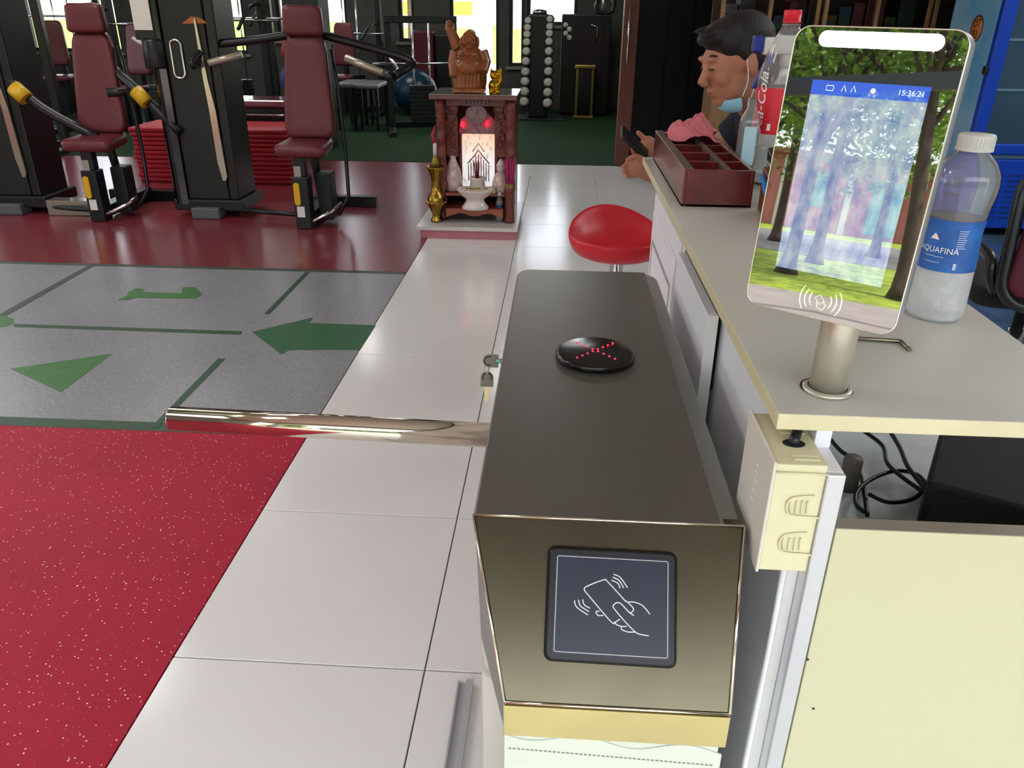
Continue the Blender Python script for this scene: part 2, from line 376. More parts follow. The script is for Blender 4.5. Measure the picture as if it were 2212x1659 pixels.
# top plate: flat top, chamfered right-hand edge, rounded far end
prof = [(TX0, TZ-.016), (TX0, TZ-.002), (TX0+.002, TZ), (TX1-.024, TZ), (TX1-.002, TZ-.005), (TX1, TZ-.008), (TX1, TZ-.018)]
b = MB(); rings = []
for y, ins in ((TY0, 0), (TY1-.05, 0), (TY1-.03, .002), (TY1-.012, .008), (TY1, .022)):
    rings.append([Vector((min(max(x, TX0+ins), TX1-ins), y, z)) for x, z in prof])
b.loft(rings, smooth=False); b.build('top_plate', M_steel_top, ts, bevel=.0012)
# sloping hood with the reader
A = R_(40); n_h = Vector((0, -math.cos(A), math.sin(A))); p_h = Vector((0, TY0, TZ))
hp = lambda x, y, off=0.: at_plane(x, y, p_h+n_h*off, n_h)
h0, h1, h2, h3 = Vector((TX0, TY0, TZ-.001)), Vector((TX1, TY0, TZ-.001)), hp(1576, 1545), hp(1090, 1515)
h2.z = h3.z = (h2.z+h3.z)/2; h2.y = h3.y = (h2.y+h3.y)/2
zb = h3.z-.042
b = MB(); bk0 = Vector((TX0, TY0+.012, TZ-.001)); bk1 = Vector((TX1, TY0+.012, TZ-.001)); bk2 = Vector((TX1-.006, TY0+.012, zb)); bk3 = Vector((TX0+.006, TY0+.012, zb))
s3, s2 = Vector((h3.x, h3.y+.001, zb)), Vector((h2.x, h2.y+.001, zb))
b.add([h0, h1, h2, h3, s3, s2, bk0, bk1, bk2, bk3], [(0, 3, 2, 1), (3, 4, 5, 2), (0, 1, 7, 6), (4, 9, 8, 5), (0, 6, 9, 4, 3), (1, 2, 5, 8, 7)])
hood = b.build('hood', M_steel, ts, bevel=.002)
b = MB(); b.box(h3.x-.001, h2.x+.001, h3.y-.003, h3.y, zb-.001, h3.z-.002); b.build('lower_strip', mat('reflection_tinted_steel', '#d9cd8f', .2, .85, var=.06, scale=12), hood, bevel=.001)  # gold tint paints the reflected cream floor into the steel colour
b = MB()
for a_, c_ in ((h0, h1), (h1, h2), (h2, h3), (h3, h0)): b.tube([a_+n_h*.001, c_+n_h*.001], .0016, 6)
b.build('folded_edge', M_polish, hood)
# pale front column under the hood with a stitched hem, wavy torn upper edge of the film
b = MB(); b.box(h3.x+.001, h2.x-.003, h3.y+.004, TY0+.012, 0, zb); fc = b.build('front_column', M_film, ts, bevel=.003)
b = MB(); N = 24
top = [Vector((h3.x+(h2.x-h3.x)*i/N, h3.y+.0025, zb-.006-.006*math.sin(i*.55)-.008*(i/N))) for i in range(N+1)]
b.prism(top+[Vector((h2.x, h3.y+.0025, zb-.3)), Vector((h3.x, h3.y+.0025, zb-.3))], (0, .0015, 0)); b.build('torn_film', M_film, fc)
b = MB()
for i in range(46):
    x = h3.x+.004+i*(h2.x-h3.x-.01)/46; b.box(x, x+.003, h3.y+.0015, h3.y+.003, zb-.0255-.008*(i/46), zb-.0245-.008*(i/46))
b.build('stitching', mat('stitch', '#8f988c', .7), fc)
# card reader on the hood
rc = [hp(1183, 1180), hp(1450, 1193), hp(1470, 1445), hp(1175, 1425)]
rcen = sum(rc, Vector())/4; rw = ((rc[1]-rc[0]).length+(rc[2]-rc[3]).length)/2; rh = ((rc[3]-rc[0]).length+(rc[2]-rc[1]).length)/2
ux = (rc[1]+rc[2]-rc[0]-rc[3]).normalized(); MR = frame_m(rcen, ux, n_h)
rd = MB(); o2 = rrect(rw, rh, .008, 4); o3 = rrect(rw-.007, rh-.007, .006, 4); o4 = rrect(rw-.016, rh-.016, .003, 4)
rd.loft([[MR @ Vector((x, y, 0)) for x, y in o2], [MR @ Vector((x, y, .007)) for x, y in o2], [MR @ Vector((x, y, .012)) for x, y in o3]])
reader = rd.build('card_reader', M_blackp, ts)
b = MB(); b.prism([MR @ Vector((x, y, .0119)) for x, y in o4], n_h*.0012); b.build('reader_face', mat('navy_face', '#232a3a', .3, var=.05), reader)
b = MB(); q = rrect(rw-.02, rh-.02, .0015, 2)
b.tube([MR @ Vector((x, y, .0132)) for x, y in q], .00035, 4, closed=True); b.build('border_line', M_white, reader)
# icon: hand holding a card, drawn in reader px -> plane
ip = lambda x, y: at_plane(950+x/2.7237, 1050+y/2.7237, rcen+n_h*.0133, n_h)
b = MB()
def stroke(pts, k=5, r=.00062, closed=False):
    pp = smooth_path([ip(*p) for p in pts], k); b.tube(pp, r, 5)
stroke([(1095, 680), (990, 565), (962, 552), (860, 592), (852, 612), (866, 632), (1005, 795), (1030, 800), (1060, 782)], 5)
stroke([(1092, 672), (1130, 708), (1139, 730), (1118, 750)], 5)
stroke([(1142, 762), (1110, 738), (1066, 692), (1042, 686), (1022, 700), (1024, 718), (1075, 780), (1150, 858), (1190, 874), (1230, 880)], 6)
stroke([(1108, 682), (1150, 684), (1195, 705), (1236, 754)], 6)
stroke([(918, 738), (930, 760), (962, 760)], 4); stroke([(918, 738), (940, 735)], 2)
stroke([(1030, 800), (1040, 815), (1075, 826), (1100, 824)], 4)
stroke([(1068, 826), (1072, 845), (1110, 858), (1150, 858)], 4)
for k in range(3):
    stroke([(1022+k*-6, 518+k*18), (1062-k*7, 538+k*17), (1104-k*22, 598+k*2)], 5)
    stroke([(792+k*24, 672-k*3), (806+k*22, 712-k*7), (872+k*6, 758-k*20)], 5)
b.build('card_icon', M_white, reader)
# round light with a red dotted cross
dc = Vector((.0635, 1.1165, TZ)); dr_ = .0605
b = MB(); b.lathe([(dr_, 0), (dr_, .006), (dr_-.002, .009), (dr_-.006, .0105), (0, .011)], 48, dc); disc = b.build('indicator_disc', M_blackg, ts)
b = MB(); M_led = mat('red_led', '#ff3040', .4, var=0, emis='#ff1830', estr=6.)
for s_ in (1, -1):
    for k in range(-4, 5):
        if k == 0: continue
        kk = k-(.5 if k > 0 else -.5)
        b.ball(dc+Vector((kk*.0085*.95, s_*kk*.0088, .0112)), (.0016, .0016, .0008), 8, 4)
b.build('red_cross', M_led, disc)
# barrier arm
e = at_z(372, 903, .8); f = at_z(1050, 940, .8); f = e+(f-e)*1.08
b = MB(); b.tube([e, f], .0195, 24); arm = b.build('barrier_arm', M_polish, ts)
b = MB(); b.tube([e+(e-f).normalized()*.002, e], .0185, 24); b.build('end_cap', M_polish, arm)
b = MB(); b.ball(f+Vector((.062, 0, 0)), .04, 20, 12); b.build('arm_hub', M_steel, ts)
# lock on the side and the two keys
lk = at_z(1075, 780, .862); lk.x = TX0
b = MB(); b.tube([lk+Vector((.006, 0, 0)), lk+Vector((-.006, 0, 0))], .011, 16); b.build('lock_barrel', M_chrome, ts)
ks = thing('key_ring', 'pair of small keys on a ring, one in the turnstile lock', 'keys', lk)
def key(o, ax, dn, name):
    """bow (half-round grey head) + brass blade; ax: blade direction"""
    ax = Vector(ax).normalized(); dn = Vector(dn).normalized()
    M = frame_m(o, ax, dn) @ Matrix.Scale(1.3, 4); b = MB()
    out = [(-.012, -.0085), (0, -.0085), (0, .0085), (-.012, .0085)]+[(-.012-.0085*math.sin(R_(a)), .0085*math.cos(R_(a))) for a in range(20, 180, 20)]
    b.prism([M @ Vector((x-.0, y, -.0012)) for x, y in out], (M.to_3x3() @ Vector((0, 0, .0024))))
    k = b.build(name, mat('key_nickel', '#6b685f', .5, .5), ks, bevel=.0006)
    b = MB(); b.tube([M @ Vector((x-.0125, y, .0013)) for x, y in [(.0058*math.cos(R_(a)), .0058*math.sin(R_(a))) for a in range(60, 301, 30)]], .0009, 5); b.build('bow_hole', M_dark, k)
    b = MB(); b.prism([M @ Vector((x, y, -.0009)) for x, y in [(0, -.0035), (.009, -.0035), (.011, -.0022), (.0125, -.0034), (.0145, -.002), (.017, -.0026), (.020, 0), (.017, .0026), (.0135, .0018), (.011, .0036), (0, .0036)]], M.to_3x3() @ Vector((0, 0, .0018)))
    b.build('blade', mat('brass_key', '#b8a778', .4, .6), k); return k
view = (CAM-lk).normalized()
key(lk+Vector((-.014, 0, 0)), (1, 0, 0), view, 'key')
b = MB(); b.tube([lk+Vector((-.018, 0, 0)), lk+Vector((-.006, 0, 0))], .004, 8); b.build('key_collar', mat('teal_collar', '#6fb6b4', .3, .6), ks)
k2 = lk+Vector((-.034, .0, -.049))
key(k2, (-.02, .02, -1), view, 'key')
b = MB(); rc0 = lk+Vector((-.034, 0, -.0125)); b.tube([rc0+Vector((0, -.001, .0105))+Vector((.003*math.cos(a), 0, 0))+Vector((0, 0, -.0105+.0105*math.sin(a))) for a in [2*math.pi*i/16 for i in range(16)]], .0008, 5, closed=True)
b.build('ring', M_chrome, ks)
# metal floor track beside the turnstile
a_, c_ = at_z(1012, 1500, .0), at_z(965, 1659, .0)
xs = (a_.x+c_.x)/2
b = MB(); b.box(xs-.016, xs+.020, .55, 1.33, 0, .004); b.box(xs-.016, xs-.012, .55, 1.33, .004, .012); b.box(xs+.004, xs+.02, .55, 1.33, .004, .016)
tag(b.build('floor_track', mat('track_aluminium', '#b4b7bd', .35, .3, var=.02)), 'shiny aluminium floor track along the foot of the turnstile', 'track')

# ================================================================== RECEPTION COUNTER
M_lam = mat('warm_white_laminate', '#c4c5bb', .38, var=.02, scale=3, spec=.4)
M_edge = mat('cream_edge_band', '#d2cda8', .4, var=.04, scale=30)
M_cream = mat('cream_panel', '#c6c7a4', .5, var=.02, scale=2)
M_side = mat('white_melamine', '#e9ebf2', .4, var=.02)
M_alu = mat('aluminium_edge', '#c9ccce', .35, .3, var=.02)
CX0, CX1, CY0, CY1, CZ = .219, .552, .689, 2.17, 1.05
ct = thing('countertop', 'long warm white countertop with cream edge band, terminal and bottles on it', 'countertop', (.385, 1.5, 1.026))
b = MB(); b.box(CX0, CX1, CY0, CY1, CZ-.0170, CZ-.0003); b.build('edge_band', M_edge, ct, bevel=.0008)
b = MB(); b.box(CX0+.0006, CX1-.0006, CY0+.0006, CY1-.0006, CZ-.0004, CZ); b.build('worktop', M_lam, ct)
PX = .262
desk = thing('reception_desk', 'white reception desk with cream front panel and aluminium corner edge', 'desk', (.62, 1.5, 0))
b = MB(); b.box(PX, PX+.016, .6545, 2.15, 0, 1.008); b.box(PX, PX+.016, .70, 2.15, 1.008, 1.0328); b.cur = 0
sp = b.build('side_panel', M_side, desk, bevel=.001)
b = MB(); b.box(PX-.0005, PX+.0165, .648, .6545, 0, 1.008); b.build('corner_edge', M_alu, desk, bevel=.0015)
b = MB(); b.box(PX+.0185, 1.35, .650, .668, 0, .9465); fp_ = b.build('front_panel', M_cream, desk, bevel=.001)
b = MB(); b.box(PX+.0185, 1.35, .6505, .6685, .9466, .9472); b.build('top_edge', mat('greige_edge', '#8f887b', .5), fp_)
b = MB(); b.box(PX+.02, 1.35, .70, 1.30, .72, .745); b.build('lower_shelf', mat('pale_blue_board', '#e0eaf2', .4), desk)
b = MB(); b.box(CX1-.02, CX1-.002, 1.36, 2.15, .0, 1.0328); b.build('inner_panel', M_side, desk)
for p in ((1745, 1425), (1757, 1531)):
    b = MB(); v = at_y(p[0], p[1], .6495); b.ball(v, (.0016, .0008, .0016), 8, 5); b.build('screw', mat('dark_screw', '#3b3a36', .5, .6), fp_)
# loose door leaf standing against the desk side
b = MB(); b.box(.236, .2535, 1.165, 1.52, .0, .975); dl = b.build('door_leaf', M_side, desk, bevel=.0015)
b = MB(); b.box(.2535, .2615, 1.18, 1.54, .84, 1.0); b.build('gap_shade_strip', M_dark, desk)  # black strip standing in for shade in the gap behind the leaf
b = MB(); b.box(.2360, .2535, 1.163, 1.165, 0, .975); b.build('leaf_edge', mat('white_edge', '#e9e9e6', .4), dl)
# white framed cabinet at the far end of the desk
cb = thing('drawer_cabinet', 'white cabinet with grey framed door under the far countertop', 'cabinet', (.30, 1.9, 0))
b = MB(); b.box(.2585, .2615, 1.63, 2.149, 0, .96); b.build('body', M_side, cb, bevel=.002)
b = MB(); b.box(.2535, .2585, 1.67, 2.12, .1, .92); dd = b.build('door', M_side, cb, bevel=.002)
b = MB()
for y0, y1, z0, z1 in ((1.70, 1.71, .14, .85), (2.08, 2.09, .14, .85), (1.71, 2.08, .14, .15), (1.71, 2.08, .84, .85)): b.box(.2525, .2536, y0, y1, z0, z1)
b.build('door_frame', mat('grey_inlay', '#9b9ca2', .5), dd)
# electrical box on the desk end
bx = thing('electrical_box', 'cream plastic electrical box with embossed knockouts on the desk corner', 'junction box', (.236, .70, .892))
M_box = mat('cream_box_plastic', '#d6d3ae', .42, var=.03, scale=10)
M_boxg = mat('box_side_plastic', '#d5d2c8', .45, var=.03, scale=10)
X0, X1, Y0, Y1, Z0, Z1 = .210, .2615, .650, .757, .892, 1.018
b = MB(); b.box(X0+.003, X1, Y0+.0015, Y1, Z0, Z1-.002); b.build('body', M_box, bx, bevel=.0015)
b = MB(); b.box(X0, X0+.0032, Y0-.0012, Y1+.001, Z0-.001, Z1+.001); lid = b.build('lid', M_boxg, bx, bevel=.0012)
b = MB()
fp = lambda x, y: at_y(1550+x/2.861, 680+y/2.861, Y0)
def knock(dx, dy, s):
    pts = [(600, 1120), (520, 1125), (460, 1135), (432, 1165), (428, 1205), (445, 1235), (500, 1246), (630, 1256)]
    b.tube(smooth_path([fp(x+dx*s, y+dy) for x, y in pts], 4), .0011, 6)
    for k in range(4): b.tube([fp(458+dx*s+k*34-(10 if k == 0 else 0), 1150+dy), fp(445+dx*s+k*34+(5 if k == 0 else 0), 1228+dy)], .0008, 5)
knock(0, 0, 1); knock(-45, 228, 1)
b.tube([fp(360, 975), fp(690, 990)], .0012, 6)
b.build('knockout', M_box, bx)
for k, yy in enumerate((.660, .667, .712, .720, .728)):
    b = MB(); b.box(.232, .256, yy, yy+.0035, Z1-.0022, Z1-.0005); b.build('top_ridge', M_box, bx)
hc = at_z(1715, 957, Z1-.0015)
b = MB(); b.lathe([(0, 0), (.011, 0), (.011, .0006), (0, .0007)], 20, (hc.x, hc.y, Z1-.0022), sy=.75); b.build('cable_hole', M_dark, bx)
b = MB()
for k, (yy, zz) in enumerate(((.70, .985), (.7, .977), (.698, .968), (.701, .955), (.699, .945))): b.box(X0-.0003, X0+.0001, yy-.004, yy+.004, zz, zz+.0014)
b.build('embossed_mark', mat('white_emboss', '#f0eee8', .5), bx)
# white wire duct and brown cable down to the turnstile
dk = thing('wire_duct', 'white plastic cable duct running down the desk side below the box', 'cable duct', (.25, .70, 0))
b = MB(); b.box(.2465, .2615, .672, .688, .42, .8915); b.build('duct_channel', M_white, dk, bevel=.001)
b = MB(); b.tube([(.2445, .667, .89), (.244, .665, .75), (.242, .663, .55), (.236, .658, .43)], .0035, 6); b.build('duct_lid', M_side, dk)
cbm = mat('brown_cable', '#4a4038', .35, var=.1)
b = MB(); b.tube(smooth_path([(.252, .679, .46), (.251, .678, .41), (.244, .675, .37), (.226, .675, .335), (.214, .69, .31), (.2095, .72, .30)], 6), .0055, 8)
tag(b.build('power_cable', cbm), 'brown cable bending from the white duct into the turnstile', 'cable')
b = MB(); b.tube(smooth_path([(hc.x, hc.y, Z1-.002), (hc.x+.0005, hc.y+.001, Z1+.004), (hc.x+.012, hc.y+.028, CZ-.026)], 5), .0052, 10)
tag(b.build('terminal_cable', M_blackp), 'short black cable rising from the box hole under the countertop', 'cable')
# things on the shelf seen through the gap
sh = .7455
gp = lambda x, y: at_z(1550+x/2.861, 680+y/2.861, sh+.01)
b = MB(); b.box(0, .42, 0, .30, 0, .13)
c0 = at_z(2005, 1040, .875)
mo = MB(); MM = Matrix.Translation(c0) @ Matrix.Rotation(R_(-28), 4, 'Z')
mo.box(0, .34, 0, .24, -.128, 0, MM); cp = tag(mo.build('computer_case', mat('black_case', '#0b0d0f', .75, var=.1), bevel=.004), 'black computer case lying on the shelf inside the reception desk', 'computer')
mo = MB(); mo.box(.01, .33, -.0015, 0, -.12, -.01, MM); mo.build('front_bezel', M_blackp, cp)
b = MB(); b.tube(smooth_path([gp(x, y) for x, y in [(690, 760), (760, 840), (830, 890), (880, 980), (905, 1080), (925, 1240)]], 6), .0035, 8)
b.tube(smooth_path([gp(x, y)+Vector((0, 0, .006)) for x, y in [(930, 1130), (1050, 1180), (1200, 1160), (1275, 1080), (1230, 1010), (1100, 985), (960, 1030), (860, 1110), (850, 1190), (900, 1240)]], 6), .0032, 8)
b.tube(smooth_path([gp(x, y)+Vector((0, 0, .012)) for x, y in [(900, 760), (1010, 850), (1040, 960), (1150, 1060), (1280, 1150), (1450, 1260)]], 6), .0034, 8)
b.tube(smooth_path([gp(x, y)+Vector((0, 0, .018)) for x, y in [(1040, 760), (1110, 880), (1160, 1000), (1250, 1120), (1340, 1250)]], 6), .0036, 8)
b.tube(smooth_path([gp(x, y)+Vector((0, 0, .004)) for x, y in [(1375, 1000), (1345, 1180), (1330, 1250)]], 5), .0042, 8)
tag(b.build('cable_tangle', M_blackp), 'tangle of thin black cables coiled on the shelf inside the desk', 'cables')
a0 = at_z(1830, 1055, sh)
b = MB(); b.lathe([(.014, 0), (.014, .05), (.012, .055), (0, .056)], 16, (a0.x, a0.y, sh)); ad = b.build('power_plug', mat('taupe_plastic', '#6f675c', .5))
tag(ad, 'taupe power adapter standing beside the black cables', 'adapter')

# ================================================================== FACE TERMINAL
TYAW, TT, TROLL = R_(-35.18), R_(5.79), R_(-.5)
tc_ = Vector((.251, .717, 1.266)); tn = Vector((math.sin(TYAW)*math.cos(TT), -math.cos(TYAW)*math.cos(TT), math.sin(TT)))
tr0 = Vector((math.cos(TYAW), math.sin(TYAW), 0)); tu0 = tn.cross(tr0)
trv = math.cos(TROLL)*tr0+math.sin(TROLL)*tu0
MT = frame_m(tc_, trv, tn); TWd, THt = .140, .250
T3 = lambda x, y, z=0.: MT @ Vector((x, y, z))
tp = Vector((.2815, .7465, CZ))
tm = thing('face_terminal', 'grey face recognition terminal with bright light bar on a metal post', 'terminal', tp)
M_body = mat('silver_grey_plastic', '#9fa3a8', .35, .4, var=.02)
M_mirror = mat('half_mirror_glass', '#0a0c10', .012, var=0, spec=.5, ior=3.6, coat=0.)
o_ = rrect(TWd, THt, .0135, 6); oi = rrect(TWd-.0026, THt-.0026, .0122, 6); ob = rrect(TWd-.014, THt-.014, .010, 6)
b = MB(); b.loft([[T3(x, y, -.024) for x, y in ob], [T3(x, y, -.018) for x, y in o_], [T3(x, y, -.0015) for x, y in o_], [T3(x, y, 0) for x, y in oi]])
sh_ = b.build('shell', M_body, tm)
b = MB(); ring = [T3(x, y, .0002) for x, y in rrect(TWd-.0016, THt-.0016, .0128, 6)]; b.tube(ring, .0008, 6, closed=True); b.build('bright_rim', mat('polished_rim', '#e6e4d8', .2, .8, var=0), sh_)
b = MB(); b.prism([T3(x, y, .0001) for x, y in oi], tn*.0008); glass = b.build('glass_front', M_mirror, tm)
# light bar
lb = lambda px, py: (MT.inverted() @ at_plane(px, py, tc_, tn))
l0, l1 = lb(1770, 86), lb(2042, 90)
cxl, cyl, wl_ = (l0.x+l1.x)/2, (l0.y+l1.y)/2, l1.x-l0.x
b = MB(); b.prism([T3(cxl+x, cyl+y, .0009) for x, y in rrect(wl_, .0125, .0062, 6)], tn*.0006); b.build('light_bar', mat('light_bar_white', '#ffffff', .4, var=0, emis='#f6f8ff', estr=9.), tm)
# lit display under the glass
q0, q1, q2, q3 = lb(1757, 170), lb(2012, 190), lb(1905, 620), lb(1676, 575)
sx0, sx1, sy1, sy0 = (q0.x+q3.x)/2, (q1.x+q2.x)/2, (q0.y+q1.y)/2, (q2.y+q3.y)/2
def screen_mat():
    m = mat('display_lit', '#0a0c10', .012, var=0, spec=.5, ior=3.6); t = m.node_tree; bs = t.nodes['Principled BSDF']
    tc = t.nodes.new('ShaderNodeTexCoord'); sep = t.nodes.new('ShaderNodeSeparateXYZ'); t.links.new(tc.outputs['Generated'], sep.inputs[0])
    nz = t.nodes.new('ShaderNodeTexNoise'); nz.inputs['Scale'].default_value = 7; nz.inputs['Detail'].default_value = 3; t.links.new(tc.outputs['Generated'], nz.inputs['Vector'])
    rp = t.nodes.new('ShaderNodeValToRGB'); rp.color_ramp.elements[0].color = (.26, .36, .68, 1); rp.color_ramp.elements[0].position = .35; rp.color_ramp.elements[1].color = (.70, .78, .90, 1); rp.color_ramp.elements[1].position = .65
    t.links.new(nz.outputs[0], rp.inputs[0]); t.links.new(rp.outputs[0], bs.inputs['Emission Color']); bs.inputs['Emission Strength'].default_value = .42; return m
b = MB(); b.prism([T3(x, y, .00095) for x, y in ((sx0, sy0), (sx1, sy0), (sx1, sy1-.012), (sx0, sy1-.012))], tn*.0001); scr = b.build('display', screen_mat(), tm)
b = MB(); b.prism([T3(x, y, .00095) for x, y in ((sx0, sy1-.012), (sx1, sy1-.012), (sx1, sy1), (sx0, sy1))], tn*.0001); b.build('status_bar', mat('status_blue', '#0a1a50', .02, var=0, spec=.5, ior=3.6, emis='#2f62e0', estr=.55), tm)
mi = mat('status_white', '#dfe6ff', .3, var=0, emis='#9fbcf4', estr=.6)
text('status_text', '15:36:21', .0062, mi, tm, MT @ Matrix.Translation((sx1-.014, sy1-.006, .0012)), .00005)
b = MB()
for x, kind in ((sx0+.016, 0), (sx0+.028, 1), (sx0+.036, 1), (sx0+.052, 2),):
    if kind == 0: b.tube([T3(x+u, sy1-.006+v, .0012) for u, v in ((-.003, -.002), (.003, -.002), (.003, .002), (-.003, .002))], .0004, 4, closed=True)
    elif kind == 1: b.tube([T3(x-.002, sy1-.008, .0012), T3(x, sy1-.003, .0012), T3(x+.002, sy1-.008, .0012)], .0004, 4)
    else: b.lathe([(.0022, 0), (.0022, .0001)], 10, T3(x, sy1-.006, .0012), M=MT.to_3x3())
b.build('status_icon', mi, tm)
# tap-card symbol at the bottom of the glass
ic = lb(1773, 648); b = MB()
for k, r_ in enumerate((.010, .0145, .019)):
    for s_ in (1, -1):
        b.tube([T3(ic.x+s_*r_*math.cos(R_(a)), ic.y+r_*math.sin(R_(a)), .0012) for a in range(-38, 39, 8)], [.00018+.0004*math.cos(R_(a*2.1)) for a in range(-38, 39, 8)], 5)
sq = [(-.0042, .0005), (.0, .0038), (.0048, -.0016), (.0006, -.005)]
b.tube([T3(ic.x+x-.001, ic.y+y+.001, .0012) for x, y in sq], .00032, 4, closed=True)
b.tube([T3(ic.x+x, ic.y+y, .0012) for x, y in ((-.003, -.002), (-.002, -.007), (.003, -.009), (.006, -.004), (.003, -.0015))], .00032, 4)
b.build('card_symbol', mat('yellow_white_print', '#f2f4d8', .4, var=0, emis='#f4f6d0', estr=.55), tm)
# post and base ring
back = -tn
ptop = Vector((tp.x+.006, tp.y+.012, 1.22))
b = MB(); b.tube([tp+Vector((0, 0, .001)), Vector((tp.x+.002, tp.y+.004, 1.15)), ptop], .0185, 28); b.build('post', mat('satin_aluminium', '#c9c6b4', .3, .55, var=.02), tm)
b = MB(); b.lathe([(.0195, .0002), (.0245, .0002), (.0245, .003), (.0225, .0045), (.0195, .0045)], 32, tp, cap=False); b.build('base_ring', mat('satin_aluminium', '#c9c6b4', .3, .55, var=.02), tm)
b = MB(); b.lathe([(.0195, .0004), (.0262, .0004), (.0262, .0007), (.0195, .0008)], 32, tp+Vector((.0005, .004, 0)), cap=False); b.build('painted_shade_ring', M_dark, tm)  # thin dark ring painting contact shade around the post base
b = MB(); b.box(-.022, .022, -.075, -.035, -.045, -.020, MT); b.build('bracket', M_body, tm, bevel=.003)
# hex key on the countertop
p1, p2, p3 = at_z(1852, 731, CZ+.003), at_z(1945, 737, CZ+.003), at_z(1966, 756, CZ+.003)
b = MB(); b.tube([p1-(p2-p1)*.5, p2-(p2-p1)*.08, p2, p2+(p3-p2)*.25, p3], .0026, 6); tag(b.build('hex_key', mat('dull_steel', '#8d8676', .3, 1.)), 'L-shaped steel hex key lying on the countertop behind the post', 'hex key')
# ================================================================== THINGS ON THE COUNTER
def text_cyl(name, body, size, m, parent, c, r, ang, z, vert=False, shear=0., spacing=1.):
    """lettering wrapped round an upright cylinder; ang = direction it faces (deg, from +X)"""
    cu = bpy.data.curves.new(name, 'FONT'); cu.body = body; cu.size = size; cu.align_x = 'CENTER'; cu.align_y = 'CENTER'; cu.shear = shear; cu.resolution_u = 3; cu.space_character = spacing
    to = bpy.data.objects.new('tmp', cu); C.objects.link(to); dg = bpy.context.evaluated_depsgraph_get()
    me = bpy.data.meshes.new_from_object(to.evaluated_get(dg)); bpy.data.objects.remove(to); bpy.data.curves.remove(cu); me.name = name
    inv = wmat(parent).inverted()
    for v in me.vertices:
        x, y = v.co.x, v.co.y
        if vert: x, y = -y, x
        a = R_(ang)+x/r; v.co = inv @ Vector((c[0]+r*math.cos(a), c[1]+r*math.sin(a), c[2]+z+y))
    me.materials.clear(); me.materials.append(m); o = bpy.data.objects.new(name, me); C.objects.link(o); o.parent = parent; return o
def cyl_patch(b, c, r, a0, a1, z0, z1, n=8):
    vs = []; fs = []
    for i in range(n+1):
        a = R_(a0+(a1-a0)*i/n)
        for z in (z0, z1): vs.append((c[0]+r*math.cos(a), c[1]+r*math.sin(a), c[2]+z))
    for i in range(n): fs.append((2*i, 2*i+2, 2*i+3, 2*i+1))
    b.add(vs, fs)
M_pet = mat('clear_plastic', (.90, .93, .94), .05, var=0, trans=.84, ior=1.03, spec=.8, coat=.7)  # pale diffuse share stands in for light reflected off the plastic
M_water = mat('water', (.93, .97, .98), .0, var=0, trans=1., ior=1.2)
M_frost = mat('cold_misted_water', '#d9dde0', .35, var=.08, scale=90, alpha=.62, bump=.25, bscale=300)
M_prt = mat('label_white', '#eef0f4', .5, var=0)
toward = lambda c: math.degrees(math.atan2(CAM.y-c[1], CAM.x-c[0]))
# big red-label bottle
cc = (.474, 1.845, CZ)
ck = thing('soft_drink_bottle', 'large clear plastic bottle with red cap and red label', 'bottle', cc)
P = [(.03, 0), (.045, .004), (.050, .012), (.052, .03), (.051, .05), (.052, .07), (.052, .10), (.0515, .19), (.0525, .205), (.052, .225), (.047, .25), (.038, .28), (.028, .305), (.019, .322), (.0155, .328), (.0155, .337)]
b = MB(); b.lathe(P, 32, cc); b.build('bottle_body', M_pet, ck)
b = MB(); b.lathe([(.028, .004), (.044, .008), (.0485, .015), (.0503, .03), (.0495, .05), (.0503, .072), (0.0, .0725)], 32, cc); b.build('water', M_water, ck)
b = MB(); b.lathe([(.0530, .112), (.0533, .114), (.0533, .204), (.0530, .206)], 40, cc, cap=False); lb_ = b.build('label', mat('red_label', '#cf1f33', .4, var=.04), ck)
b = MB(); b.lathe([(.0182, .331), (.0182, .334), (.0178, .334), (.0178, .353), (.0165, .356), (0, .356)], 28, cc); cap_ = b.build('cap', mat('red_cap', '#d81f38', .4, var=.02), ck)
b = MB(); b.lathe([(.0165, .3255), (.0195, .3255), (.0195, .329), (.0165, .329)], 24, cc, cap=False); b.build('neck_ring', M_pet, ck)
ta = toward(cc)
text_cyl('label_script', 'Coca-Cola', .036, M_prt, lb_, cc, .0536, ta-47, .158, vert=True, shear=.35)
b = MB(); cyl_patch(b, cc, .0536, ta-22, ta-14, .120, .134); b.build('label_badge', mat('badge_cream', '#efe9dc', .5), lb_)
b = MB()
for k in range(7): cyl_patch(b, cc, .0536, ta+20, ta+24+(k*37 % 5)*1.6, .120+k*.012, .126+k*.012, 3)
b.build('label_small_print', M_prt, lb_)
# small square-shouldered clear bottle with pale label, and blue-trigger spray bottle behind
sc = (.405, 1.80, CZ+.0)
sb = thing('clear_bottle', 'slim clear bottle with pale blue label between tray and large bottle', 'bottle', sc)
b = MB(); o_ = rrect(.040, .040, .008, 4); b.loft([[Vector((sc[0]+x*s_, sc[1]+y*s_, sc[2]+z)) for x, y in o_] for s_, z in ((.9, 0), (1, .006), (1, .13), (.9, .145), (.45, .165), (.4, .185))]); b.build('bottle_body', M_pet, sb)
b = MB(); b.loft([[Vector((sc[0]+x*s_, sc[1]+y*s_, sc[2]+z)) for x, y in o_] for s_, z in ((.82, .004), (.9, .01), (.9, .055))]); b.build('contents', mat('pale_yellow_liquid', (.85, .88, .72), .02, var=0, trans=1., ior=1.2), sb)
b = MB(); b.box(sc[0]-.014, sc[0]+.012, sc[1]-.0212, sc[1]-.0203, CZ+.05, CZ+.13); b.build('label', mat('pale_blue_label', '#a9cbd8', .5), sb)
pc = (.515, 1.985, CZ)
py = thing('spray_bottle', 'white spray bottle with blue trigger and nozzle behind the red-cap bottle', 'spray bottle', pc)
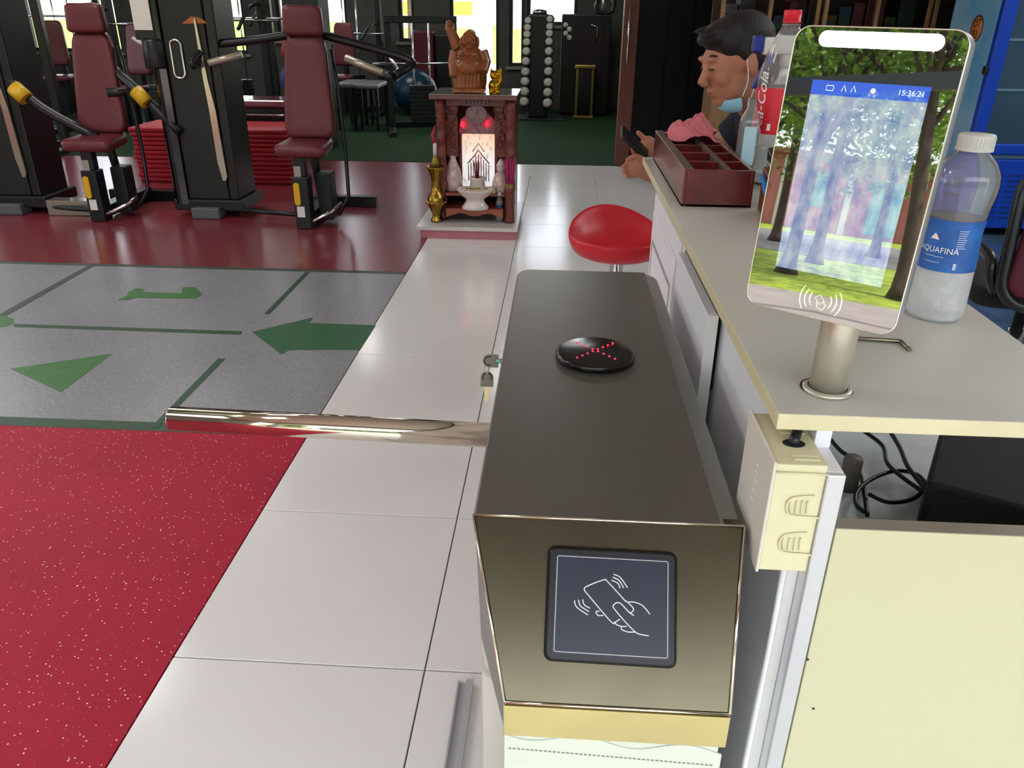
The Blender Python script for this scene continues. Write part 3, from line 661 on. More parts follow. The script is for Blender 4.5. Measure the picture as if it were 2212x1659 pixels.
b = MB(); b.lathe([(.034, 0), (.037, .006), (.037, .15), (.03, .185), (.016, .215), (.014, .235)], 24, pc); b.build('bottle_body', mat('milky_plastic', '#d7dadb', .4, var=.02, alpha=.8), py)
b = MB(); b.lathe([(.017, .235), (.017, .262)], 16, pc); b.box(pc[0]-.062, pc[0]+.035, pc[1]-.013, pc[1]+.013, CZ+.262, CZ+.30); hd = b.build('spray_head', mat('white_plastic', '#dcdcda', .4), py, bevel=.006)
M_blue = mat('blue_plastic', '#1e2f8f', .35, var=.04)
b = MB(); b.box(pc[0]-.086, pc[0]-.062, pc[1]-.012, pc[1]+.012, CZ+.268, CZ+.303); b.build('nozzle', M_blue, py, bevel=.004)
b = MB(); b.loft([[Vector((pc[0]+cx_+dx, pc[1]+dy, CZ+z_)) for dx, dy in ((-.011, -.011), (.011, -.011), (.011, .011), (-.011, .011))] for cx_, z_ in ((-.035, .262), (-.046, .24), (-.058, .212), (-.066, .19))]); b.build('trigger', M_blue, py, bevel=.003)
# water bottle with blue label
wc = (.485, .985, CZ)
wb_ = thing('water_bottle', 'cold plastic water bottle with blue label and white cap beside the terminal', 'bottle', wc)
P = [(.02, .003), (.030, 0), (.0335, .006), (.0345, .016), (.034, .05), (.033, .08), (.032, .095), (.031, .11), (.0315, .125), (.033, .142), (.0355, .158), (.0362, .168), (.0345, .180), (.028, .193), (.019, .202), (.0145, .206), (.0145, .212)]
b = MB(); b.lathe(P[:9], 36, wc, cap=False); b.cur = 1; b.lathe(P[8:], 36, wc, cap=False); b.build('bottle_body', [M_frost, M_pet], wb_)
b = MB()
for k in range(5):
    a = R_(ta+k*72-30); b.ball((wc[0]+.024*math.cos(a), wc[1]+.024*math.sin(a), CZ+.004), (.008, .008, .004), 8, 6)
b.build('foot', M_frost, wb_)
b = MB(); b.lathe([(.0342, .066), (.0335, .08), (.0325, .095), (.0317, .11), (.0322, .122), (.0328, .128)], 44, wc, cap=False)
wl2 = b.build('label', mat('blue_label', '#1d4f9e', .4, var=.12, scale=30, col2='#2b6fc0'), wb_)
b = MB(); b.lathe([(.0205, .206), (.0205, .2085), (.0198, .209), (.0198, .2225), (.0185, .2245), (0, .2248)], 36, wc)
for k in range(0): pass
cp_ = b.build('cap', mat('frosted_white_cap', '#c9ccc6', .45, var=.02), wb_)
b = MB()
for k in range(36):
    a = 2*math.pi*k/36; b.box(-.0004, .0004, -.0004, .0004, .2095, .222, Matrix.Translation((wc[0]+.0199*math.cos(a), wc[1]+.0199*math.sin(a), CZ)) @ Matrix.Rotation(a, 4, 'Z'))
o = b.build('cap_ribs', mat('frosted_white_cap', '#c9ccc6', .45, var=.02), cp_); o['kind'] = 'stuff'
ta2 = toward(wc)
text_cyl('label_name', 'AQUAFINA', .0098, M_prt, wl2, wc, .0332, ta2-22, .0915, spacing=1.0)
b = MB(); 
def cp3(a, z, r=.0333): return (wc[0]+r*math.cos(R_(ta2+a)), wc[1]+r*math.sin(R_(ta2+a)), CZ+z)
b.flat([cp3(-42, .104), cp3(-24, .104), cp3(-22, .1035), cp3(-28, .1095), cp3(-33, .1115)]); b.build('label_mountain', M_prt, wl2)
b = MB(); b.flat([cp3(-28, .1090, .0335), cp3(-23, .1045, .0335), cp3(-24.5, .1092, .0335)]); b.build('label_red_flag', mat('red_flag', '#d03a4a', .5), wl2)
b = MB()
for k in range(9): cyl_patch(b, wc, .0336, ta2+12, ta2+30-(k*7 % 4), .096+k*.0026, .0969+k*.0026, 4)
for k in range(2): cyl_patch(b, wc, .0342, ta2-44, ta2-6-k*6, .0835-k*.007, .0843-k*.007, 8)
cyl_patch(b, wc, .0345, ta2+14, ta2+20, .070, .078, 3)
b.build('label_small_print', mat('label_pale', '#b9cbe4', .5), wl2)
# wooden compartment tray with pink cloth
TX, TX2, TYa, TYb, TH = .243, .380, 1.585, 2.14, .072
M_ma = mat('mahogany', '#5e1e1a', .22, var=.25, scale=7, stretch=(3, 1, 3), coat=.3)
M_rim = mat('worn_rim', '#5b4c42', .5, var=.2, scale=30)
tr = thing('compartment_tray', 'dark red wooden tray divided into compartments on the countertop end', 'tray', ((TX+TX2)/2, (TYa+TYb)/2, CZ))
def tb(n_, x0, x1, y0, y1, z1=TH, z0=.0, m=M_ma, par=None): b = MB(); b.box(x0, x1, y0, y1, CZ+z0, CZ+z1); return b.build(n_, m, par or tr, bevel=.0012)
tb('base', TX, TX2, TYa, TYb, .006); tb('side_board', TX, TX+.007, TYa, TYb); tb('side_board', TX2-.007, TX2, TYa, TYb); tb('front_board', TX+.007, TX2-.007, TYa, TYa+.008); tb('back_board', TX+.007, TX2-.007, TYb-.008, TYb)
tb('rim', TX+.0005, TX+.019, TYa+.001, TYb-.001, TH+.0012, TH-.001, M_rim)
xm = TX+.085
tb('long_divider', xm, xm+.012, TYa+.008, TYb-.008, TH-.003, .006, M_rim)
for k in range(1, 5):
    y = TYa+k*(TYb-TYa)/5; tb('cross_divider', TX+.007, xm, y, y+.008, TH-.002, .006); tb('cross_divider', xm+.012, TX2-.007, y, y+.008, TH-.002, .006)
cl = MB(); n = 26; vs = []; fs = []
c0 = Vector((.322, 2.035, CZ+.071))
for i in range(n+1):
    for j in range(n+1):
        u, v = i/n*2-1, j/n*2-1; r_ = math.hypot(u, v); e_ = max(0, 1-r_*r_*.75)
        z = .042*e_**.7 + .010*math.sin(5.2*u+2*v)*e_+.007*math.sin(9*v-4*u)*e_ + .004*math.sin(17*u+13*v)*e_
        vs.append(c0+Vector((u*.055+.010*math.sin(4*v), v*.075+.006*math.sin(6*u), z)))
for i in range(n):
    for j in range(n): k = i*(n+1)+j; fs.append((k, k+n+1, k+n+2, k+1))
cl.smooth = True; cl.add(vs, fs)
tag(cl.build('cleaning_cloth', mat('pink_cloth', '#c9707c', .9, var=.1, scale=200, bump=.3, bscale=500), solid=.003, sub=1), 'crumpled pink cloth heaped in the wooden tray', 'cloth')
# brown wooden holder with black calculator-like device and blue handle
hb = thing('wooden_holder', 'brown wooden holder box with a blue curved handle beside the tray', 'holder', (.43, 1.47, CZ))
M_wb = mat('brown_wood', '#6a4230', .45, var=.25, scale=8, stretch=(2, 2, 6))
b = MB(); b.prism([Vector((.388, 1.40, CZ)), Vector((.388, 1.565, CZ)), Vector((.388, 1.565, CZ+.085)), Vector((.388, 1.40, CZ+.055))], (.105, 0, 0)); b.build('holder_body', M_wb, hb, bevel=.003)
b = MB(); b.tube(smooth_path([(.384, 1.545, CZ+.070), (.382, 1.50, CZ+.056), (.382, 1.455, CZ+.040), (.384, 1.425, CZ+.022)], 5), [.004+.003*math.sin(math.pi*i/15) for i in range(16)], 8); b.build('handle', mat('bright_blue_plastic', '#1f6fc4', .35), hb)
b = MB(); b.prism([Vector((.392, 1.405, CZ+.058)), Vector((.392, 1.56, CZ+.088)), Vector((.392, 1.572, CZ+.120)), Vector((.392, 1.420, CZ+.082))], (.09, 0, 0)); dv = b.build('card_machine', M_blackp, bevel=.004)
tag(dv, 'black handheld device resting on the brown wooden holder', 'device')
b = MB(); b.prism([Vector((.3905, 1.418, CZ+.068)), Vector((.3905, 1.55, CZ+.094)), Vector((.3905, 1.552, CZ+.098)), Vector((.3905, 1.420, CZ+.072))], (.0016, 0, 0)); b.build('side_trim', M_alu, dv)
# brown pot with blue rim behind the terminal
pp = at_z(2050, 440, CZ); pp = Vector((.515, 1.33, CZ))
b = MB(); pt = thing('brown_canister', 'brown canister with blue lid standing behind the water bottle', 'canister', pp)
b.lathe([(.028, 0), (.031, .004), (.033, .118)], 28, pp); b.build('canister_body', M_wb, pt)
b = MB(); b.lathe([(.034, .112), (.0355, .113), (.0355, .124), (.033, .127), (0, .127)], 28, pp); b.build('lid', M_blue, pt)

# ================================================================== BAR STOOLS
M_rs = mat('red_vinyl', '#c4202f', .38, var=.05, scale=6)
def make_stool(loc, rz, label, seat_z=.53, bh=.13):
    s = thing('bar_stool', label, 'stool', loc, rz, 'red bar stools at the reception counter'); b = MB(); n = 40
    rings = []
    for k, (rr, z, back) in enumerate(((.02, -.035, 0), (.12, -.035, .0), (.175, -.02, .10), (.198, .015, .55), (.205, .05, 1.), (.198, .062, 1.03), (.180, .045, .98), (.150, .008, .4), (.08, -.008, 0), (.01, -.010, 0))):
        ring = []
        for i in range(n):
            a = 2*math.pi*i/n; bk = max(0, math.cos(a))**1.5; ring.append(Vector((rr*math.cos(a)*(1+.06*bk), rr*math.sin(a)*1.0, seat_z+z+back*bh*bk)))
        rings.append(ring)
    b.loft(rings); b.build('seat', M_rs, s, world=False, sub=1)
    b = MB(); b.lathe([(.06, seat_z-.045), (.028, seat_z-.05), (.028, .28), (.022, .28), (.022, .03)], 20); b.build('post', M_chrome, s, world=False)
    b = MB(); b.lathe([(.2, 0), (.2, .008), (.15, .022), (.03, .035), (.02, .05)], 36); b.build('base', M_chrome, s, world=False)
    b = MB(); b.tube([(.16*math.cos(t), .16*math.sin(t), .22) for t in [R_(a) for a in range(120, 241, 12)]], .009, 8); b.tube([(-.02, 0, .22), (-.16, 0, .22)], .007, 8); b.build('footrest', M_chrome, s, world=False)
    return s
s1 = make_stool((.245, 3.15, 0), R_(105), 'red bar stool standing in the open beside the drawer cabinet', .53, .075)
s2 = make_stool((.55, 2.73, 0), R_(120), 'taller red bar stool right beside the man at the counter end', .71, .14)

# ================================================================== THE MAN
M_skin = mat('skin', '#a9735a', .5, var=.06, scale=25)
M_hair = mat('black_hair', '#0d0c0e', .55, var=.2, scale=120, stretch=(1, 1, .3), bump=.4, bscale=250)
M_shirt = mat('navy_shirt', '#171b2a', .85, var=.1, scale=80)
hx = at_y(1590, 133, 2.35)
man = None
HF = Vector((-.93, -.26, -.30)).normalized(); HU = Vector((-.25, -.06, .95)); HL = HU.cross(HF).normalized(); HU = HF.cross(HL).normalized()
HS = .94
H = lambda x, y, z: hx + (HF*x + HL*y + HU*z)*HS
MH = Matrix((HF, HL, HU)).transposed()*HS
b = MB()
b.ball(H(-.012, 0, .026), (.096, .074, .088), 28, 18, MH); b.ball(H(.022, 0, -.045), (.068, .058, .072), 24, 16, MH); b.ball(H(.060, 0, -.088), (.026, .026, .022), 16, 10, MH)
b.ball(H(.050, 0, .010), (.047, .056, .06), 20, 12, MH)
b.tube([H(.088, 0, .018), H(.100, 0, -.004), H(.113, 0, -.024), H(.104, 0, -.034)], [.008, .010, .0135, .010], 12)
for s_ in (1, -1):
    b.ball(H(.104, s_*.011, -.031), (.009, .008, .007), 10, 8, MH)
    b.ball(H(.086, s_*.030, .034), (.012, .022, .008), 12, 8, MH); b.ball(H(.060, s_*.038, -.022), (.028, .020, .026), 12, 8, MH)
    b.ball(H(-.010, s_*.078, -.008), (.019, .009, .031), 14, 10, MH); b.ball(H(-.012, s_*.076, -.030), (.010, .008, .012), 10, 8, MH)
    b.ball(H(.083, s_*.031, .010), (.010, .015, .009), 10, 8, MH)
b.ball(H(.092, 0, -.054), (.010, .022, .0065), 12, 8, MH); b.ball(H(.088, 0, -.067), (.010, .019, .007), 12, 8, MH)
nb = Vector((.56, 2.40, 1.165))
b.tube([H(-.02, 0, -.03), H(-.035, 0, -.085), nb], [.058, .056, .062], 18)
# hands: right (upper, open behind the phone) and left (lower, holding it)
hand_c = at_y(1380, 352, 2.30)
def finger(pts, r0=.0088, r1=.0068): 
    pp = smooth_path(pts, 4); b.tube(pp, [r0+(r1-r0)*i/(len(pp)-1) for i in range(len(pp))], 10); b.ball(pp[-1], r1, 10, 8)
Pf = lambda x, y, d=2.30: at_y(1300+x/3.3178, y/3.3178, d)
# left (lower) hand: palm mass at zoom (290,1200), fingers towards (150,1170)
for q, rad in (((330, 1215), (.034, .020, .030)), ((280, 1200), (.030, .020, .030)), ((240, 1185), (.024, .018, .028))):
    b.ball(Pf(*q), rad, 16, 12)
finger([Pf(260, 1150), Pf(215, 1130), Pf(180, 1145, 2.29)]); finger([Pf(250, 1180), Pf(190, 1178), Pf(148, 1192, 2.285)]); finger([Pf(255, 1215), Pf(195, 1225), Pf(158, 1232, 2.285)]); finger([Pf(265, 1250), Pf(215, 1265), Pf(180, 1268, 2.29)], .008, .006)
finger([Pf(300, 1150, 2.28), Pf(250, 1120, 2.275), Pf(205, 1132, 2.27)], .0098, .0075)
elb1 = Vector((.55, 2.44, .985)); b.tube([Pf(320, 1215), Pf(390, 1235, 2.33), elb1], [.030, .034, .042], 16)
# right (upper) hand behind the phone
for q, rad in (((330, 1050), (.026, .018, .032)), ((345, 1090), (.026, .02, .03))): b.ball(Pf(*q, 2.40), rad, 14, 10)
finger([Pf(325, 1030, 2.40), Pf(300, 990, 2.395), Pf(258, 948, 2.39)], .0098, .0075); finger([Pf(310, 1060, 2.4), Pf(260, 1050, 2.385), Pf(215, 1060, 2.37)]); finger([Pf(315, 1085, 2.4), Pf(262, 1085, 2.385), Pf(222, 1092, 2.37)]); finger([Pf(320, 1105, 2.4), Pf(275, 1112, 2.385), Pf(235, 1118, 2.375)]); finger([Pf(325, 1125, 2.4), Pf(285, 1135, 2.39), Pf(255, 1140, 2.38)], .008, .006)
elb2 = Vector((.50, 2.62, 1.0)); b.tube([Pf(340, 1080, 2.40), elb2], [.029, .042], 16)
sh1, sh2 = Vector((.60, 2.27, 1.13)), Vector((.62, 2.58, 1.13))
b.tube([elb1, sh1], [.043, .052], 16); b.tube([elb2, sh2], [.043, .052], 16)
# trunk core so that the body is one piece
pel = Vector((.86, 2.48, .86))
b.tube([nb, Vector((.62, 2.42, 1.10)), Vector((.74, 2.45, .98)), pel], [.06, .11, .12, .12], 18)
for s_ in (1, -1):
    b.tube([pel+Vector((0, s_*.09, -.02)), Vector((.84, 2.48+s_*.10, .48)), Vector((.90, 2.48+s_*.10, .08))], [.085, .06, .04], 14)
man = b.build('person', M_skin, loc=(.86, 2.48, 0))
rm = man.modifiers.new('remesh', 'REMESH'); rm.mode = 'VOXEL'; rm.voxel_size = .0042; rm.use_smooth_shade = True
sm = man.modifiers.new('smooth', 'SMOOTH'); sm.factor = .5; sm.iterations = 7
tag(man, 'man in a navy shirt with a lowered face mask, looking down at a phone', 'person')
def child_soft(b, name, m, vox, it=4):
    o = b.build(name, m, man); r = o.modifiers.new('remesh', 'REMESH'); r.mode = 'VOXEL'; r.voxel_size = vox; r.use_smooth_shade = True
    s_ = o.modifiers.new('smooth', 'SMOOTH'); s_.factor = .5; s_.iterations = it; return o
b = MB()
b.tube([nb+Vector((.012, 0, -.002)), Vector((.63, 2.42, 1.09)), Vector((.74, 2.45, .98)), pel+Vector((-.0, 0, .0))], [.075, .145, .152, .150], 20)
b.tube([sh1, Vector((.60, 2.42, 1.12)), sh2], [.075, .10, .075], 18)
b.tube([sh1, sh1+(elb1-sh1)*.75], [.072, .060], 16); b.tube([sh2, sh2+(elb2-sh2)*.75], [.072, .060], 16)
child_soft(b, 'shirt', M_shirt, .008, 6)
b = MB()
b.tube([pel+Vector((0, -.08, .0)), pel+Vector((0, .08, .0))], [.135, .135], 18); b.ball(pel+Vector((0, 0, .01)), (.14, .165, .14), 20, 12)
for s_ in (1, -1): b.tube([pel+Vector((0, s_*.09, -.02)), Vector((.84, 2.48+s_*.10, .48)), Vector((.90, 2.48+s_*.10, .10))], [.10, .078, .06], 14)
child_soft(b, 'trousers', mat('dark_trousers', '#15161a', .8, var=.1), .009, 4)
for s_ in (1, -1):
    b = MB(); b.box(.73, .97, 2.48+s_*.10-.045, 2.48+s_*.10+.045, 0, .07); b.build('shoe', M_blackp, man, bevel=.03, seg=4)
b = MB()
b.ball(H(-.022, 0, .048), (.102, .080, .084), 28, 16, MH); b.ball(H(-.055, 0, .01), (.068, .079, .075), 24, 14, MH)
b.ball(H(.048, .0, .086), (.055, .056, .026), 18, 12, MH); b.ball(H(.010, .0, .100), (.065, .06, .026), 18, 12, MH)
for s_ in (1, -1): b.ball(H(.030, s_*.060, .070), (.035, .018, .038), 14, 10, MH); b.ball(H(-.002, s_*.072, .035), (.018, .010, .035), 12, 8, MH)
rr = random.Random(3)
for k in range(26):
    a, c_ = rr.uniform(-1, 1), rr.uniform(-.5, 1)
    p = H(.045*c_+.02, .05*a, .098+.010*rr.random()); b.tube([p, p+HF*(.022+.02*rr.random())+HU*(.014*rr.random()-.006)], [.009, .003], 6)
child_soft(b, 'hair', M_hair, .0048, 2)
for s_ in (1, -1):
    b = MB(); b.tube([H(.0945, s_*.022, .0095), H(.0935, s_*.031, .0065), H(.088, s_*.041, .008)], .0022, 5); b.build('eyelid', M_hair, man)
    b = MB(); b.tube(smooth_path([H(.086, s_*.018, .038), H(.084, s_*.030, .043), H(.074, s_*.046, .039)], 4), [.002, .003, .0035, .0035, .003, .003, .0025, .002, .0015], 6); b.build('eyebrow', M_hair, man)
b = MB(); b.tube([H(.099, -.018, -.060), H(.1015, 0, -.0598), H(.099, .018, -.060)], .0018, 6); b.build('mouth', mat('lip_dark', '#7d4440', .5), man)
b = MB(); rings = []
for i in range(11):
    a = R_(-75+15*i); rings.append([H(.016+.052*math.cos(a)*f_, .064*math.sin(a)*f_, zz) for f_, zz in ((1.02, -.088), (1.06, -.100), (1.0, -.114), (.82, -.126), (.55, -.132))])
b.loft(rings, cap=False, closed=False); b.build('face_mask', mat('blue_mask', '#8fc3d6', .8, var=.05, scale=60), man, solid=.003)
for s_ in (1, -1):
    b = MB(); b.tube(smooth_path([H(.030, s_*.071, -.085), H(.010, s_*.079, -.045), H(.004, s_*.080, .012)], 5), .0016, 5); b.tube([H(.010, s_*.070, -.105), H(-.012, s_*.080, -.06), H(-.020, s_*.081, -.035)], .0016, 5); b.build('ear_loop', mat('white_loop', '#e6e8ea', .7), man)
ph = thing('mobile_phone', 'dark mobile phone held in the hands of the man', 'phone', Pf(230, 1040, 2.33))
a0, a1 = Pf(140, 938, 2.31), Pf(330, 1120, 2.33); ax = (a1-a0).normalized(); side = Vector((.1, .9, .25)).normalized(); nn = ax.cross(side).normalized(); side = nn.cross(ax)
MPh = frame_m((a0+a1)/2, ax, nn); ln = (a1-a0).length
b = MB(); b.prism([MPh @ Vector((x, y, -.004)) for x, y in rrect(ln, .07, .008, 4)], nn*.008); b.build('phone_body', M_blackp, ph, bevel=.001)
b = MB(); b.prism([MPh @ Vector((x, y, .0041)) for x, y in rrect(ln-.006, .064, .006, 4)], nn*.0004); b.build('phone_screen', M_blackg, ph)
# ================================================================== SHRINE
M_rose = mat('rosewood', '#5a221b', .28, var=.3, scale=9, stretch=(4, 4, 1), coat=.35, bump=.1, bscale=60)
M_rosec = mat('rosewood_carved', '#6a2a20', .35, var=.35, scale=40, bump=.9, bscale=55, coat=.2)
M_oran = mat('orange_wood', '#8f4426', .3, var=.2, scale=8, coat=.3)
M_stone = mat('marble_slab', '#c4bfbb', .2, var=.06, scale=8)
M_pinkst = mat('pink_slab_front', '#b3707c', .35, var=.05)
M_cer = mat('pink_white_ceramic', '#c9b3ad', .25, var=.18, scale=22, coat=.5)
M_wcer = mat('white_ceramic', '#d3c8c2', .25, var=.08, scale=20, coat=.5)
M_brass = mat('brass', '#9a7a34', .25, 1.0, var=.15, scale=14)
SY = 5.46                                                # front of the wooden cabinet
pl = at_z(900, 488, .085); pr = at_z(1114, 495, .085); fy = (pl.y+pr.y)/2
plat = thing('shrine_platform', 'low stone platform with pink front under the wooden shrine', 'platform', ((pl.x+pr.x)/2, fy+.4, 0))
b = MB(); b.box(pl.x+.02, pr.x-.005, fy+.02, fy+.80, 0, .06); b.build('plinth', M_pinkst, plat, bevel=.003)
b = MB(); b.box(pl.x, pr.x+.01, fy, fy+.84, .06, .085); b.build('top_slab', M_stone, plat, bevel=.002)
PZ = .0855; x0, x1 = -.825, -.305; y0, y1 = fy+.18, fy+.62; zt = .905
sc_ = (x0+x1)/2
shr = thing('altar_cabinet', 'carved dark red wooden altar cabinet with open front', 'altar', (sc_, (y0+y1)/2, PZ))
def sb_(n_, a0, a1, b0, b1, c0, c1, m=M_rose, bev=.003, par=None): b = MB(); b.box(a0, a1, b0, b1, c0, c1); return b.build(n_, m, par or shr, bevel=bev)
tp_ = sb_('top_board', x0-.035, x1+.015, y0-.03, y1+.02, zt-.028, zt)
sb_('top_glass', x0-.033, x1+.013, y0-.028, y1+.018, zt, zt+.004, mat('grey_glass_top', '#8c9085', .06, var=.05, coat=.5), .001, tp_)
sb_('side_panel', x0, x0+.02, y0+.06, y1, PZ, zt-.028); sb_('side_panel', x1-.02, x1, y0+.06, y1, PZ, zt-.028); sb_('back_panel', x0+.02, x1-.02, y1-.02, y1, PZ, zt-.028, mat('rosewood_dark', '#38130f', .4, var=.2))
sb_('plinth_board', x0+.06, x1-.06, y0+.06, y0+.08, PZ, PZ+.07, mat('painted_shade_wood', '#1f0d0b', .5))  # shade of the set-back board is put into a darker wood colour
for cx in (x0+.03, x1-.03):
    prof = [(.034, 0), (.034, .03), (.026, .04)]; z = .05
    while z < .60: prof += [(.030+.003*math.sin(z*60), z)]; z += .012
    prof += [(.026, .61), (.034, .625), (.026, .64), (.034, .655), (.026, .67), (.036, .69), (.028, .705), (.034, .72), (.034, zt-.028-PZ)]
    b = MB(); n = 20
    rings = []
    for r_, z_ in prof: rings.append([Vector((cx+(r_*(1+.10*math.cos(3*(t+z_*22)) if .05 < z_ < .6 else r_))*math.cos(t) if False else cx+r_*(1+(.11*math.cos(2*(t-z_*26)) if .05 < z_ < .6 else 0))*math.cos(t), y0+.035+r_*(1+(.11*math.cos(2*(t-z_*26)) if .05 < z_ < .6 else 0))*math.sin(t), PZ+z_)) for t in [2*math.pi*k/n for k in range(n)]])
    b.loft(rings); b.build('column', M_rosec, shr)
# carved frieze, side carvings and grey plaque
for sx, xx in ((1, x0+.06), (-1, x1-.06)):
    b = MB()
    for k in range(7):
        zz = zt-.05-k*.045; rr_ = .030-.002*k
        b.tube([(xx+sx*(.03+.02*math.sin(k*1.3))+rr_*math.cos(a), y0+.07, zz+rr_*math.sin(a)) for a in [2*math.pi*i/14 for i in range(14)]], .008, 6, closed=True)
    b.box(min(xx, xx+sx*.075), max(xx, xx+sx*.075), y0+.075, y0+.085, zt-.40, zt-.03); b.build('carved_bracket', M_rosec, shr)
sb_('frieze', x0+.06, x1-.06, y0+.06, y0+.075, zt-.075, zt-.03, M_rosec)
M_plq = mat('grey_pink_carving', '#8d7076', .4, var=.3, scale=45, bump=.8, bscale=70)
pq = MB(); pcx = sc_+.005
for k in range(6):
    a = -.06+.024*k; pq.tube([(pcx+a+.018*math.cos(t), y0+.050, zt-.055+.018*math.sin(t)+.012*math.cos(a*20)) for t in [2*math.pi*i/12 for i in range(12)]], .0055, 6, closed=True)
pq.ball((pcx, y0+.058, zt-.125), (.072, .014, .062), 20, 12); pq.ball((pcx, y0+.046, zt-.110), (.02, .008, .016), 12, 8); pq.build('carved_plaque', M_plq, shr)
b = MB(); b.prism([Vector((pcx-.13, y0+.14, zt-.26)), Vector((pcx+.13, y0+.14, zt-.26)), Vector((pcx+.115, y0+.14, zt-.17)), Vector((pcx+.06, y0+.14, zt-.12)), Vector((pcx-.06, y0+.14, zt-.12)), Vector((pcx-.115, y0+.14, zt-.17))], (0, .02, 0)); b.build('arch_board', M_plq, shr)
# shelves
s1_ = sb_('shelf', x0+.05, x1-.06, y0+.02, y1-.02, PZ+.165, PZ+.185, M_oran)
b = MB(); N = 20; pts = [Vector((x0+.06+(x1-x0-.13)*i/N, y0-.05, PZ+.055-.012*math.cos(i/N*math.pi*4)-.012*abs(i/N-.5))) for i in range(N+1)]
b.prism(pts+[Vector((x1-.07, y0-.05, PZ+.085)), Vector((x0+.06, y0-.05, PZ+.085))], (0, .012, 0)); b.box(x0+.06, x1-.07, y0-.05, y0+.20, PZ+.083, PZ+.095); b.build('lower_shelf', M_oran, shr, bevel=.002)
# lit picture board inside
pb_ = y0+.165; gz0, gz1 = PZ+.26, PZ+.60
lp = thing('lit_picture', 'glowing picture board in a red frame inside the altar', 'picture', (pcx, pb_, PZ+.19))
b = MB(); w2 = .112
for a0, a1, c0, c1 in ((-w2-.018, -w2, gz0-.06, gz1+.018), (w2, w2+.018, gz0-.06, gz1+.018), (-w2, w2, gz1, gz1+.018), (-w2, w2, gz0-.075, gz0-.055)): b.box(pcx+a0, pcx+a1, pb_-.015, pb_+.01, c0, c1)
b.box(pcx-w2-.01, pcx+w2+.01, pb_, pb_+.012, PZ+.1855, gz0-.06); b.build('frame', mat('red_frame', '#7a1f22', .35, coat=.3), lp)
def lit():
    m = mat('lit_picture_face', '#d8d4cc', .4, var=0); t = m.node_tree; bs = t.nodes['Principled BSDF']; tc = t.nodes.new('ShaderNodeTexCoord')
    sp = t.nodes.new('ShaderNodeSeparateXYZ'); t.links.new(tc.outputs['Generated'], sp.inputs[0])
    rp = t.nodes.new('ShaderNodeValToRGB'); e = rp.color_ramp.elements; e[0].color = (.75, .80, .82, 1); e[0].position = .35; e[1].color = (1, .50, .26, 1); e[1].position = .96
    q = e.new(.7); q.color = (.95, .70, .52, 1)
    t.links.new(sp.outputs[2], rp.inputs[0])
    v = t.nodes.new('ShaderNodeTexVoronoi'); v.inputs['Scale'].default_value = 9; t.links.new(tc.outputs['Generated'], v.inputs[0])
    mr = t.nodes.new('ShaderNodeMapRange'); mr.inputs[1].default_value = .1; mr.inputs[2].default_value = .5; mr.inputs[3].default_value = .22; mr.inputs[4].default_value = .52; t.links.new(v.outputs['Distance'], mr.inputs[0])
    t.links.new(rp.outputs[0], bs.inputs['Emission Color']); t.links.new(mr.outputs[0], bs.inputs['Emission Strength']); return m
b = MB(); b.box(pcx-w2, pcx+w2, pb_-.004, pb_-.001, gz0-.055, gz1); b.build('lit_face', lit(), lp)
mm = mat('picture_red_motif', '#7c2a22', .5, emis='#5c1a12', estr=.15, var=0)
b = MB()
for k in range(9):
    x = pcx-.07+k*.0175; zt_ = gz0+.09+.07*math.exp(-((k-4)/2.4)**2); b.box(x-.003, x+.003, pb_-.006, pb_-.004, gz0-.02, zt_)
b.tube([(pcx-.075, pb_-.005, gz0+.10), (pcx-.03, pb_-.005, gz0+.15), (pcx, pb_-.005, gz0+.19), (pcx+.03, pb_-.005, gz0+.15), (pcx+.075, pb_-.005, gz0+.10)], .004, 6)
b.tube([(pcx-.04, pb_-.005, gz0+.18), (pcx, pb_-.005, gz0+.235), (pcx+.04, pb_-.005, gz0+.18)], .003, 6); b.build('motif', mm, lp)
M_rl = mat('red_lamp', '#ff2030', .4, var=0, emis='#ff1020', estr=5.)
for k, (px_, py_) in enumerate(((999, 269), (1052, 267))):
    c_ = at_y(px_, py_, y0+.12); b = MB(); b.lathe([(.003, .02), (.011, .014), (.013, 0), (.011, -.014), (.004, -.02)], 12, c_); l_ = b.build('altar_lamp', M_rl)
    tag(l_, 'small glowing red lamp above the lit altar picture', 'lamp', 'red altar lamps')
    b = MB(); b.box(c_.x-.004, c_.x+.004, c_.y, y0+.142, c_.z-.004, c_.z+.004); b.build('lamp_holder', M_rose, l_)
SZ = PZ+.1855
# ceramic figure, vase, incense pot, cups
vc = (sc_-.165, y0+.10, SZ); b = MB(); b.lathe([(.045, 0), (.055, .01), (.062, .05), (.058, .10), (.050, .14), (.034, .18), (.022, .21), (.021, .225), (.025, .235)], 24, vc)
v_ = b.build('ceramic_vase', M_cer); tag(v_, 'pinkish ceramic vase with narrow neck on the altar shelf', 'vase')
b = MB(); b.lathe([(.021, .225), (.026, .234), (.026, .238), (.018, .238), (.017, .225)], 24, vc, cap=False); b.build('vase_rim', M_wcer, v_)
fc_ = Vector((sc_+.165, y0+.10, SZ)); fg = thing('ceramic_figurine', 'seated ceramic figurine with pointed hat on the altar shelf', 'figurine', fc_)
b = MB(); b.lathe([(.06, 0), (.065, .03), (.058, .075), (.045, .11), (.03, .13)], 20, fc_); b.ball(fc_+Vector((-.035, -.04, .055)), .024); b.ball(fc_+Vector((.035, -.04, .055)), .024); b.ball(fc_+Vector((0, -.045, .06)), .028)
o = b.build('robe', M_cer, fg); r_ = o.modifiers.new('r', 'REMESH'); r_.mode = 'VOXEL'; r_.voxel_size = .005; r_.use_smooth_shade = True
